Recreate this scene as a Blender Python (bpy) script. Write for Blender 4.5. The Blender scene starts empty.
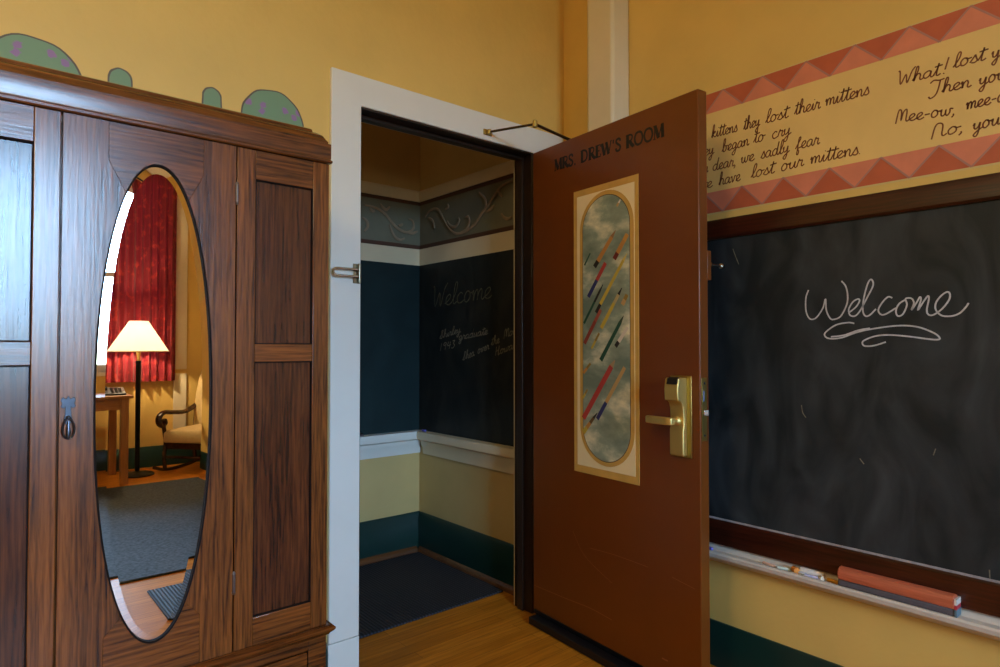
import bpy, bmesh, math, random
from mathutils import Vector, Matrix
random.seed(4)
sc = bpy.context.scene
COL = sc.collection

# ------------------------------------------------------------------ camera
F_PX, EYE = 635.0, 1.18
FH = Vector((0.647, 0.7625, 0)).normalized()
RT = Vector((FH.y, -FH.x, 0))
PITCH = math.atan(13 / 635)
FW = FH * math.cos(PITCH) + Vector((0, 0, math.sin(PITCH)))
UP = -FH * math.sin(PITCH) + Vector((0, 0, math.cos(PITCH)))
CAM = Vector((0, 0, EYE))
cd = bpy.data.cameras.new('camera')
cam = bpy.data.objects.new('camera', cd)
COL.objects.link(cam)
cd.sensor_fit = 'HORIZONTAL'
cd.sensor_width = 36
cd.lens = F_PX / 1000 * 36
cd.clip_start = 0.02
cam.matrix_world = Matrix.Translation(CAM) @ Matrix((RT, UP, -FW)).transposed().to_4x4()
sc.camera = cam

# ------------------------------------------------------------------ world, light, exposure
SKY = 62.0
ADDED_PENDANT_W = 52.0
FLOOR_LAMP_W = 34.0
HALL_W = 0.9
WARM = (1.0, 0.84, 0.50)
w = bpy.data.worlds.new('sky'); sc.world = w; w.use_nodes = True
nt = w.node_tree; nt.nodes.clear()
wo = nt.nodes.new('ShaderNodeOutputWorld'); bg = nt.nodes.new('ShaderNodeBackground')
tc = nt.nodes.new('ShaderNodeTexCoord'); sx = nt.nodes.new('ShaderNodeSeparateXYZ'); cr = nt.nodes.new('ShaderNodeValToRGB')
nt.links.new(tc.outputs['Generated'], sx.inputs[0]); nt.links.new(sx.outputs['Z'], cr.inputs[0])
cr.color_ramp.elements[0].position = 0.0; cr.color_ramp.elements[0].color = (0.10, 0.125, 0.10, 1)
cr.color_ramp.elements[1].position = 0.06; cr.color_ramp.elements[1].color = (0.38, 0.66, 1.0, 1)
nt.links.new(cr.outputs[0], bg.inputs[0]); bg.inputs[1].default_value = SKY
nt.links.new(bg.outputs[0], wo.inputs[0])
WX0, WX1, WZ0, WZ1, YR = -0.35, 1.60, 0.95, 2.95, -3.75      # the window in the rear wall
pl = bpy.data.lights.new('window_daylight', 'AREA'); pl.shape = 'RECTANGLE'; pl.size = WX1 - WX0; pl.size_y = WZ1 - WZ0
pl.cycles.is_portal = True
po = bpy.data.objects.new('window_daylight', pl); COL.objects.link(po)
po.location = ((WX0 + WX1) / 2, YR - 0.16, (WZ0 + WZ1) / 2); po.rotation_euler = (math.radians(90), 0, math.radians(0))
po.rotation_euler = Vector((0, 1, 0)).to_track_quat('-Z', 'Z').to_euler()
def point(name, loc, watts, col, r):
    l = bpy.data.lights.new(name, 'POINT'); l.energy = watts; l.color = col; l.shadow_soft_size = r
    o = bpy.data.objects.new(name, l); COL.objects.link(o); o.location = loc
    return o
sc.view_settings.view_transform = 'Standard'; sc.view_settings.look = 'None'
sc.view_settings.gamma = 1; sc.view_settings.use_curve_mapping = False
sc.view_settings.exposure = 0.0
sc.cycles.use_denoising = True
sc.cycles.max_bounces = 10; sc.cycles.diffuse_bounces = 6; sc.cycles.glossy_bounces = 5; sc.cycles.transparent_max_bounces = 12
sc.cycles.sample_clamp_indirect = 6

# ------------------------------------------------------------------ photo rays met with real planes
def ray(x, y): return FW + RT * ((x - 500) / F_PX) + UP * ((333.5 - y) / F_PX)
def on_x(x, y, v): d = ray(x, y); return CAM + d * (v / d.x)
def on_y(x, y, v): d = ray(x, y); return CAM + d * (v / d.y)
def on_z(x, y, v): d = ray(x, y); return CAM + d * ((v - EYE) / d.z)
DA = math.radians(4.6)
DP = Vector((1.901, 2.02, 0)); DD = Vector((-math.sin(DA), -math.cos(DA), 0)); DN = Vector((-math.cos(DA), math.sin(DA), 0))
def on_door(x, y):
    d = ray(x, y); t = (DP - CAM).dot(DN) / d.dot(DN); p = CAM + d * t
    return (p - DP).dot(DD), p.z

# ------------------------------------------------------------------ materials
def lin(c):
    return tuple(((v / 255) / 12.92 if v / 255 <= 0.04045 else ((v / 255 + 0.055) / 1.055) ** 2.4) for v in c) + (1,)
def base_mat(name):
    m = bpy.data.materials.new(name); m.use_nodes = True
    n = m.node_tree.nodes; b = n['Principled BSDF']
    return m, n, m.node_tree.links, b
def plain(name, rgb, rough=0.5, metal=0.0, vary=0.0, scale=8, bump=0.0, coat=0.0, spec=0.5, sheen=0.0):
    m, n, L, b = base_mat(name)
    b.inputs['Roughness'].default_value = rough; b.inputs['Metallic'].default_value = metal
    b.inputs['Coat Weight'].default_value = coat; b.inputs['Specular IOR Level'].default_value = spec
    b.inputs['Sheen Weight'].default_value = sheen
    c = lin(rgb)
    t = n.new('ShaderNodeTexCoord'); nz = n.new('ShaderNodeTexNoise'); nz.inputs['Scale'].default_value = scale
    nz.inputs['Detail'].default_value = 6; L.new(t.outputs['Object'], nz.inputs['Vector'])
    r = n.new('ShaderNodeValToRGB'); L.new(nz.outputs['Fac'], r.inputs[0])
    r.color_ramp.elements[0].position = 0.3; r.color_ramp.elements[1].position = 0.7
    r.color_ramp.elements[0].color = tuple(v * (1 - vary) for v in c[:3]) + (1,)
    r.color_ramp.elements[1].color = tuple(min(1, v * (1 + vary)) for v in c[:3]) + (1,)
    L.new(r.outputs[0], b.inputs['Base Color'])
    if bump:
        bp = n.new('ShaderNodeBump'); bp.inputs['Strength'].default_value = bump; bp.inputs['Distance'].default_value = 0.01
        n2 = n.new('ShaderNodeTexNoise'); n2.inputs['Scale'].default_value = scale * 12; L.new(t.outputs['Object'], n2.inputs['Vector'])
        L.new(n2.outputs['Fac'], bp.inputs['Height']); L.new(bp.outputs[0], b.inputs['Normal'])
    return m
def wood(name, dark, light, axis='z', rough=0.33, fine=110, coarse=9, coat=0.0, streak=0.5, spec=0.5):
    m, n, L, b = base_mat(name)
    b.inputs['Roughness'].default_value = rough; b.inputs['Coat Weight'].default_value = coat; b.inputs['Coat Roughness'].default_value = 0.2
    b.inputs['Specular IOR Level'].default_value = spec
    t = n.new('ShaderNodeTexCoord')
    def stretched(s, k):
        mp = n.new('ShaderNodeMapping'); v = [s, s, s]; v['xyz'.index(axis)] = s * k; mp.inputs['Scale'].default_value = v
        L.new(t.outputs['Object'], mp.inputs['Vector'])
        nz = n.new('ShaderNodeTexNoise'); nz.inputs['Scale'].default_value = 1; nz.inputs['Detail'].default_value = 5; nz.inputs['Roughness'].default_value = 0.6
        nz.inputs['Distortion'].default_value = 0.6
        L.new(mp.outputs[0], nz.inputs['Vector']); return nz
    a, f = stretched(coarse, 0.12), stretched(fine, 0.05)
    mx = n.new('ShaderNodeMix'); mx.inputs[0].default_value = streak
    L.new(a.outputs['Fac'], mx.inputs[2]); L.new(f.outputs['Fac'], mx.inputs[3])
    wm = n.new('ShaderNodeMapping'); wv = [1, 1, 1]; wv['xyz'.index(axis)] = .1; wm.inputs['Scale'].default_value = wv; L.new(t.outputs['Object'], wm.inputs['Vector'])
    wt = n.new('ShaderNodeTexWave'); wt.inputs['Scale'].default_value = 24; wt.inputs['Distortion'].default_value = 9; wt.inputs['Detail'].default_value = 3; wt.inputs['Detail Scale'].default_value = 1.6
    wt.bands_direction = {'x': 'Z', 'z': 'X', 'y': 'Z'}[axis]; L.new(wm.outputs[0], wt.inputs['Vector'])
    m2 = n.new('ShaderNodeMix'); m2.inputs[0].default_value = .075; L.new(mx.outputs[0], m2.inputs[2]); L.new(wt.outputs['Fac'], m2.inputs[3]); mx = m2
    r = n.new('ShaderNodeValToRGB'); L.new(mx.outputs[0], r.inputs[0])
    r.color_ramp.elements[0].position = 0.36; r.color_ramp.elements[1].position = 0.64
    r.color_ramp.elements[0].color = lin(dark); r.color_ramp.elements[1].color = lin(light)
    L.new(r.outputs[0], b.inputs['Base Color'])
    bp = n.new('ShaderNodeBump'); bp.inputs['Strength'].default_value = 0.12; bp.inputs['Distance'].default_value = 0.003
    L.new(f.outputs['Fac'], bp.inputs['Height']); L.new(bp.outputs[0], b.inputs['Normal'])
    return m
def floor_mat():
    m, n, L, b = base_mat('floor_strip_wood'); b.inputs['Roughness'].default_value = 0.48; b.inputs['Specular IOR Level'].default_value = .16
    t = n.new('ShaderNodeTexCoord'); br = n.new('ShaderNodeTexBrick')
    br.inputs['Scale'].default_value = 1; br.inputs['Brick Width'].default_value = 0.9; br.inputs['Row Height'].default_value = 0.06
    br.inputs['Mortar Size'].default_value = 0.0008; br.inputs['Color1'].default_value = lin((186, 112, 24)); br.inputs['Color2'].default_value = lin((204, 128, 34))
    br.inputs['Mortar'].default_value = lin((120, 70, 25)); L.new(t.outputs['Object'], br.inputs['Vector'])
    mp = n.new('ShaderNodeMapping'); mp.inputs['Scale'].default_value = (5, 70, 5); L.new(t.outputs['Object'], mp.inputs[0])
    nz = n.new('ShaderNodeTexNoise'); nz.inputs['Scale'].default_value = 1; nz.inputs['Detail'].default_value = 5; L.new(mp.outputs[0], nz.inputs['Vector'])
    r = n.new('ShaderNodeValToRGB'); r.color_ramp.elements[0].color = (0.72, 0.68, 0.6, 1); r.color_ramp.elements[1].color = (1.1, 1.1, 1.1, 1)
    r.color_ramp.elements[0].position = .3; r.color_ramp.elements[1].position = .7; L.new(nz.outputs['Fac'], r.inputs[0])
    mx = n.new('ShaderNodeMix'); mx.data_type = 'RGBA'; mx.blend_type = 'MULTIPLY'; mx.inputs[0].default_value = 1
    L.new(br.outputs['Color'], mx.inputs[6]); L.new(r.outputs[0], mx.inputs[7]); L.new(mx.outputs[2], b.inputs['Base Color'])
    return m
def slate_mat(name, c0, c1, rough=0.5):
    m, n, L, b = base_mat(name); b.inputs['Roughness'].default_value = rough; b.inputs['Specular IOR Level'].default_value = .3
    t = n.new('ShaderNodeTexCoord')
    mp = n.new('ShaderNodeMapping'); mp.inputs['Scale'].default_value = (2.2, 5.0, 2.2); mp.inputs['Rotation'].default_value = (0.5, 0, 0)
    L.new(t.outputs['Object'], mp.inputs[0])
    nz = n.new('ShaderNodeTexNoise'); nz.inputs['Scale'].default_value = 1.4; nz.inputs['Detail'].default_value = 7; nz.inputs['Distortion'].default_value = 1.2
    L.new(mp.outputs[0], nz.inputs['Vector'])
    r = n.new('ShaderNodeValToRGB'); L.new(nz.outputs['Fac'], r.inputs[0])
    r.color_ramp.elements[0].position = .35; r.color_ramp.elements[1].position = .75
    r.color_ramp.elements[0].color = lin(c0); r.color_ramp.elements[1].color = lin(c1)
    L.new(r.outputs[0], b.inputs['Base Color'])
    return m
def sky_paint():
    m, n, L, b = base_mat('painted_cloudy_sky'); b.inputs['Roughness'].default_value = 0.5
    t = n.new('ShaderNodeTexCoord'); mp = n.new('ShaderNodeMapping'); mp.inputs['Scale'].default_value = (4.2, 4.2, 7); L.new(t.outputs['Object'], mp.inputs[0])
    nz = n.new('ShaderNodeTexNoise'); nz.inputs['Scale'].default_value = 1; nz.inputs['Detail'].default_value = 9; nz.inputs['Roughness'].default_value = .58; nz.inputs['Distortion'].default_value = .1
    L.new(mp.outputs[0], nz.inputs['Vector'])
    r = n.new('ShaderNodeValToRGB'); L.new(nz.outputs['Fac'], r.inputs[0]); e = r.color_ramp.elements
    e[0].position = .40; e[0].color = lin((112, 126, 108)); e[1].position = .66; e[1].color = lin((234, 224, 186))
    e2 = r.color_ramp.elements.new(.52); e2.color = lin((146, 156, 134))
    L.new(r.outputs[0], b.inputs['Base Color']); return m
def bush_paint():
    m, n, L, b = base_mat('painted_bush_green'); b.inputs['Roughness'].default_value = .6
    t = n.new('ShaderNodeTexCoord'); v = n.new('ShaderNodeTexVoronoi'); v.inputs['Scale'].default_value = 17; v.voronoi_dimensions = '2D'; mp = n.new('ShaderNodeMapping'); mp.inputs['Rotation'].default_value = (math.radians(90), 0, 0); L.new(t.outputs['Object'], mp.inputs[0]); L.new(mp.outputs[0], v.inputs['Vector'])
    nz = n.new('ShaderNodeTexNoise'); nz.inputs['Scale'].default_value = 90; L.new(t.outputs['Object'], nz.inputs['Vector'])
    a = n.new('ShaderNodeMath'); a.operation = 'MULTIPLY_ADD'; L.new(nz.outputs['Fac'], a.inputs[0]); a.inputs[1].default_value = .3; L.new(v.outputs['Distance'], a.inputs[2])
    r = n.new('ShaderNodeValToRGB'); L.new(a.outputs[0], r.inputs[0]); e = r.color_ramp.elements
    e[0].position = .30; e[0].color = lin((146, 112, 156)); e[1].position = .36; e[1].color = lin((118, 148, 114))
    L.new(r.outputs[0], b.inputs['Base Color']); return m
def curtain_mat():
    m, n, L, b = base_mat('red_damask'); out = n['Material Output']
    t = n.new('ShaderNodeTexCoord'); nz = n.new('ShaderNodeTexNoise'); nz.inputs['Scale'].default_value = 14; nz.inputs['Detail'].default_value = 4
    L.new(t.outputs['Object'], nz.inputs['Vector'])
    r = n.new('ShaderNodeValToRGB'); L.new(nz.outputs['Fac'], r.inputs[0]); e = r.color_ramp.elements
    e[0].position = .55; e[0].color = lin((122, 8, 24)); e[1].position = .66; e[1].color = lin((166, 40, 32))
    L.new(r.outputs[0], b.inputs['Base Color']); b.inputs['Roughness'].default_value = .6; b.inputs['Sheen Weight'].default_value = .1
    tr = n.new('ShaderNodeBsdfTranslucent'); L.new(r.outputs[0], tr.inputs[0]); mx = n.new('ShaderNodeMixShader'); mx.inputs[0].default_value = .05
    L.new(b.outputs[0], mx.inputs[1]); L.new(tr.outputs[0], mx.inputs[2]); L.new(mx.outputs[0], out.inputs[0]); return m
def translucent(name, rgb, k):
    m, n, L, b = base_mat(name); out = n['Material Output']; b.inputs['Base Color'].default_value = lin(rgb); b.inputs['Roughness'].default_value = .8
    tr = n.new('ShaderNodeBsdfTranslucent'); tr.inputs[0].default_value = lin(rgb); mx = n.new('ShaderNodeMixShader'); mx.inputs[0].default_value = k
    L.new(b.outputs[0], mx.inputs[1]); L.new(tr.outputs[0], mx.inputs[2]); L.new(mx.outputs[0], out.inputs[0]); return m
def pane_mat():
    m, n, L, b = base_mat('window_glass'); out = n['Material Output']; n.remove(b)
    tr = n.new('ShaderNodeBsdfTransparent'); g = n.new('ShaderNodeBsdfGlossy'); g.inputs['Roughness'].default_value = .02
    fr = n.new('ShaderNodeFresnel'); mx = n.new('ShaderNodeMixShader'); L.new(fr.outputs[0], mx.inputs[0]); L.new(tr.outputs[0], mx.inputs[1]); L.new(g.outputs[0], mx.inputs[2])
    L.new(mx.outputs[0], out.inputs[0]); return m
def mat_ribbed():
    m, n, L, b = base_mat('ribbed_mat'); b.inputs['Roughness'].default_value = .75
    t = n.new('ShaderNodeTexCoord'); ck = n.new('ShaderNodeTexWave'); ck.inputs['Scale'].default_value = 20; ck.inputs['Distortion'].default_value = .0
    ck.wave_type = 'BANDS'; ck.bands_direction = 'X'; L.new(t.outputs['Object'], ck.inputs['Vector'])
    r = n.new('ShaderNodeValToRGB'); L.new(ck.outputs['Fac'], r.inputs[0]); r.color_ramp.elements[0].color = lin((16, 16, 20)); r.color_ramp.elements[1].color = lin((58, 56, 66))
    L.new(r.outputs[0], b.inputs['Base Color'])
    bp = n.new('ShaderNodeBump'); bp.inputs['Distance'].default_value = .004; L.new(ck.outputs['Fac'], bp.inputs['Height']); L.new(bp.outputs[0], b.inputs['Normal'])
    return m
def rug_mat():
    m, n, L, b = base_mat('blue_grey_carpet'); b.inputs['Roughness'].default_value = .95
    t = n.new('ShaderNodeTexCoord'); nz = n.new('ShaderNodeTexNoise'); nz.inputs['Scale'].default_value = 60; nz.inputs['Detail'].default_value = 6; L.new(t.outputs['Object'], nz.inputs['Vector'])
    r = n.new('ShaderNodeValToRGB'); L.new(nz.outputs['Fac'], r.inputs[0]); r.color_ramp.elements[0].color = lin((34, 38, 44)); r.color_ramp.elements[1].color = lin((76, 82, 88))
    r.color_ramp.elements[0].position = .3; r.color_ramp.elements[1].position = .7
    L.new(r.outputs[0], b.inputs['Base Color']); return m
def emissive(name, col, s):
    m, n, L, b = base_mat(name); b.inputs['Base Color'].default_value = (.9, .85, .75, 1); b.inputs['Emission Color'].default_value = col + (1,); b.inputs['Emission Strength'].default_value = s
    return m

M = dict(
    wall=plain('ochre_wall_paint', (220, 182, 98), .55, vary=.07, scale=3.0, bump=.1),
    hallwall=plain('hall_yellow_paint', (200, 172, 112), .6, vary=.06, scale=4, bump=.08),
    white=plain('white_trim_paint', (226, 222, 212), .35, vary=.02),
    cream=plain('cream_trim_paint', (222, 206, 172), .4, vary=.03),
    ceil=plain('ceiling_paint', (236, 226, 200), .8),
    green=plain('dark_green_paint', (12, 46, 40), .35, vary=.08),
    brownpaint=plain('dark_brown_paint', (44, 30, 22), .38, vary=.05),
    door=plain('russet_door_paint', (110, 54, 8), .36, vary=.06, scale=4, bump=.03),
    rubber=plain('black_rubber', (14, 12, 14), .45),
    black=plain('black_metal', (20, 20, 22), .35, metal=.4),
    letter=plain('black_lettering', (12, 8, 7), .5),
    brass=plain('satin_brass', (226, 200, 124), .5, metal=1.0, vary=.03),
    brassp=plain('brass_plate', (176, 150, 84), .4, metal=1.0, vary=.05),
    chrome=plain('satin_chrome', (190, 185, 175), .22, metal=1.0),
    iron=plain('dark_iron_pull', (70, 72, 80), .28, metal=.9, vary=.2, scale=60),
    oak_v=wood('oak_upright', (48, 22, 9), (138, 78, 32), 'z', rough=.24, coat=.35, streak=.52, fine=150),
    oak_h=wood('oak_rail', (48, 22, 9), (130, 72, 28), 'x', rough=.24, coat=.35, streak=.52, fine=150),
    oak_p=wood('oak_panel', (40, 18, 10), (98, 52, 26), 'z', coarse=14, rough=.22, coat=.3, streak=.62, fine=150),
    oakdark=plain('dark_bead', (24, 13, 8), .75, spec=.15),
    boardwood=wood('stained_board_frame', (38, 12, 6), (72, 28, 14), 'y', rough=.32),
    tray=plain('chalk_tray_paint', (208, 194, 178), .5, vary=.08, scale=14),
    dust=plain('chalk_dust', (150, 138, 136), .8, vary=.25, scale=40),
    slate=slate_mat('blackboard', (26, 32, 34), (60, 64, 66)),
    slateg=slate_mat('green_blackboard', (12, 32, 34), (22, 44, 46)),
    slateh=slate_mat('hall_blackboard', (24, 28, 27), (46, 46, 42)),
    chalk=plain('chalk_line', (192, 188, 186), .9, vary=.15, scale=90),
    chalkf=plain('faint_chalk_line', (122, 116, 100), .9, vary=.35, scale=60),
    band=plain('verse_band_cream', (232, 194, 116), .55, vary=.06, scale=5),
    pink=plain('verse_pink', (216, 128, 96), .55, vary=.08, scale=14),
    terra=plain('verse_terracotta', (190, 92, 58), .55, vary=.08, scale=14),
    zig=plain('verse_grey_line', (178, 124, 110), .55),
    ink=plain('verse_brown_ink', (120, 62, 30), .6, vary=.15, scale=40),
    bush=bush_paint(), bushline=plain('bush_outline', (96, 84, 70), .6),
    frz=plain('frieze_sage', (116, 114, 94), .55, vary=.08, scale=9), frzb=plain('frieze_brown', (84, 52, 34), .5),
    scroll=plain('scroll_relief', (148, 128, 102), .5, vary=.15, scale=30),
    floor=floor_mat(), shoe=wood('shoe_mould_wood', (80, 46, 24), (116, 72, 38), 'x'),
    mat=mat_ribbed(), rug=rug_mat(),
    gold=plain('panel_gold', (206, 160, 78), .4, vary=.08, scale=20), matte=plain('panel_cream', (238, 216, 166), .5, vary=.04),
    sky=sky_paint(), goldline=plain('panel_dark_line', (96, 72, 40), .5),
    curtain=curtain_mat(), shade=translucent('linen_shade', (246, 236, 220), .5), pane=pane_mat(),
    pine=wood('honey_pine', (150, 92, 40), (190, 124, 60), 'x'), pinev=wood('honey_pine_upright', (146, 90, 42), (184, 122, 62), 'z'),
    rock=wood('mahogany', (38, 18, 10), (74, 36, 20), 'x', rough=.25), uph=plain('cream_upholstery', (206, 176, 120), .85, vary=.06, scale=40, bump=.1),
    phone=plain('black_phone_plastic', (26, 26, 28), .35), phoneg=plain('grey_phone_keys', (64, 64, 68), .4),
    felt=plain('grey_felt', (92, 84, 88), .95, vary=.1, scale=60), eraser=wood('terracotta_eraser_top', (176, 82, 50), (206, 110, 76), 'y', rough=.5),
    ewhite=plain('eraser_label_white', (220, 205, 190), .5), ered=plain('eraser_label_red', (190, 50, 60), .5), eblue=plain('eraser_label_blue', (84, 116, 130), .5),
    globe=emissive('lit_opal_globe', WARM, 3.0),
    outlet=plain('grey_outlet', (150, 146, 130), .4),
)
mm = M['brassp']
def paint(name, rgb, **k):
    if name not in M: M[name] = plain(name, rgb, k.pop('rough', .5), **k)
    return M[name]
mir, mn, mL, mb_ = base_mat('silvered_mirror'); mb_.inputs['Metallic'].default_value = 1; mb_.inputs['Roughness'].default_value = .0; mb_.inputs['Base Color'].default_value = (.93, .93, .92, 1); M['mirror'] = mir

# ------------------------------------------------------------------ object helpers
def tag(o, label=None, cat=None, group=None, kind=None):
    if label: o['label'] = label
    if cat: o['category'] = cat
    if group: o['group'] = group
    if kind: o['kind'] = kind
    return o
def thing(name, label, cat, loc=(0, 0, 0), rz=0.0, group=None, kind=None):
    o = bpy.data.objects.new(name, None); COL.objects.link(o); o.empty_display_size = .1
    o.location = loc; o.rotation_euler = (0, 0, rz)
    o.matrix_basis = Matrix.Translation(Vector(loc)) @ Matrix.Rotation(rz, 4, 'Z')
    return tag(o, label, cat, group, kind)
def world_of(o):
    m = o.matrix_basis.copy()
    while o.parent: o = o.parent; m = o.matrix_basis @ m
    return m
class MB:
    def __init__(s, frame=None): s.v, s.f, s.mi, s.fr, s.cur = [], [], [], frame, 0
    def add(s, vs, fs):
        b = len(s.v); s.v += [Vector(p) for p in vs]
        for f in fs: s.f.append([b + i for i in f]); s.mi.append(s.cur)
    def m(s, i): s.cur = i; return s
    def box(s, a, b):
        x0, x1 = sorted((a[0], b[0])); y0, y1 = sorted((a[1], b[1])); z0, z1 = sorted((a[2], b[2]))
        s.add([(x0, y0, z0), (x1, y0, z0), (x1, y1, z0), (x0, y1, z0), (x0, y0, z1), (x1, y0, z1), (x1, y1, z1), (x0, y1, z1)],
              [(0, 3, 2, 1), (4, 5, 6, 7), (0, 1, 5, 4), (1, 2, 6, 5), (2, 3, 7, 6), (3, 0, 4, 7)]); return s
    def prism(s, pts, depth):            # pts: closed 3D polygon, depth: vector
        n = len(pts); P = [Vector(p) for p in pts]; d = Vector(depth)
        s.add(P + [p + d for p in P], [tuple(range(n))[::-1], tuple(range(n, 2 * n))] + [(i, (i + 1) % n, n + (i + 1) % n, n + i) for i in range(n)]); return s
    def loft(s, rings, closed=True, cap=True):
        n = len(rings[0]); vs = [p for r in rings for p in r]; fs = []
        for k in range(len(rings) - 1):
            for i in range(n if closed else n - 1):
                j = (i + 1) % n; fs.append((k * n + i, k * n + j, (k + 1) * n + j, (k + 1) * n + i))
        if cap and closed: fs += [tuple(range(n))[::-1], tuple(range((len(rings) - 1) * n, len(rings) * n))]
        s.add(vs, fs); return s
    def tube(s, pts, r, n=10, closed=False, ry=None):
        P = [Vector(p) for p in pts]; rings = []; N = len(P); up = None
        for i in range(N):
            a = P[(i - 1) % N] if closed or i else P[i]; b = P[(i + 1) % N] if closed or i < N - 1 else P[i]
            t = (b - a).normalized()
            if up is None: up = Vector((0, 0, 1)) if abs(t.z) < .9 else Vector((1, 0, 0))
            u = (up - t * up.dot(t)).normalized(); v = t.cross(u); up = u
            rr = r[i] if isinstance(r, (list, tuple)) else r; rv = rr if ry is None else ry
            rings.append([P[i] + u * (rr * math.cos(2 * math.pi * k / n)) + v * (rv * math.sin(2 * math.pi * k / n)) for k in range(n)])
        if closed: rings.append(rings[0]); return s.loft(rings, cap=False)
        return s.loft(rings)
    def lathe(s, prof, c=(0, 0, 0), n=32, axis='z', cap=True):
        c = Vector(c); rings = []
        for r, h in prof:
            ring = []
            for k in range(n):
                a = 2 * math.pi * k / n; x, y = r * math.cos(a), r * math.sin(a)
                ring.append(c + Vector({'z': (x, y, h), 'x': (h, x, y), 'y': (y, h, x)}[axis]))
            rings.append(ring)
        return s.loft(rings, cap=cap)
    def ribbon(s, pts, wd, nrm, lift=0.0):
        P = [Vector(p) for p in pts]; nrm = Vector(nrm); N = len(P); L = []; R_ = []
        for i in range(N):
            t = (P[min(i + 1, N - 1)] - P[max(i - 1, 0)])
            t = t.normalized() if t.length > 1e-9 else Vector((0, 0, 1))
            sd = t.cross(nrm).normalized() * (wd / 2); L.append(P[i] + sd + nrm * lift); R_.append(P[i] - sd + nrm * lift)
        s.add(L + R_, [(i, i + 1, N + i + 1, N + i) for i in range(N - 1)]); return s
    def build(s, name, mats, parent=None, bevel=0.0, smooth=True, local=False, seg=2, ang=35):
        me = bpy.data.meshes.new(name)
        inv = Matrix.Identity(4) if (parent is None or local) else world_of(parent).inverted()
        me.from_pydata([inv @ p for p in s.v], [], s.f)
        mats = mats if isinstance(mats, (list, tuple)) else [mats]
        for q in mats: me.materials.append(q)
        for i, p in enumerate(me.polygons): p.material_index = s.mi[i]
        bm = bmesh.new(); bm.from_mesh(me); bmesh.ops.recalc_face_normals(bm, faces=bm.faces); bm.to_mesh(me); bm.free()
        if smooth:
            for p in me.polygons: p.use_smooth = True
            me.set_sharp_from_angle(angle=math.radians(ang))
        o = bpy.data.objects.new(name, me); COL.objects.link(o)
        if parent: o.parent = parent
        if bevel:
            bv = o.modifiers.new('bevel', 'BEVEL'); bv.width = bevel; bv.segments = seg; bv.limit_method = 'ANGLE'; bv.angle_limit = math.radians(40)
        return o
def smooth_line(pts, n=6):
    P = [Vector(p) for p in pts]; out = []
    for i in range(len(P) - 1):
        a, b, c, d = P[max(i - 1, 0)], P[i], P[i + 1], P[min(i + 2, len(P) - 1)]
        for k in range(n):
            t = k / n
            out.append(.5 * ((2 * b) + (c - a) * t + (2 * a - 5 * b + 4 * c - d) * t * t + (3 * b - a - 3 * c + d) * t ** 3))
    return out + [P[-1]]
def structure(name, label, cat, mbx, mats, **k):
    return tag(mbx.build(name, mats, **k), label, cat, kind='structure')

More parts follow.
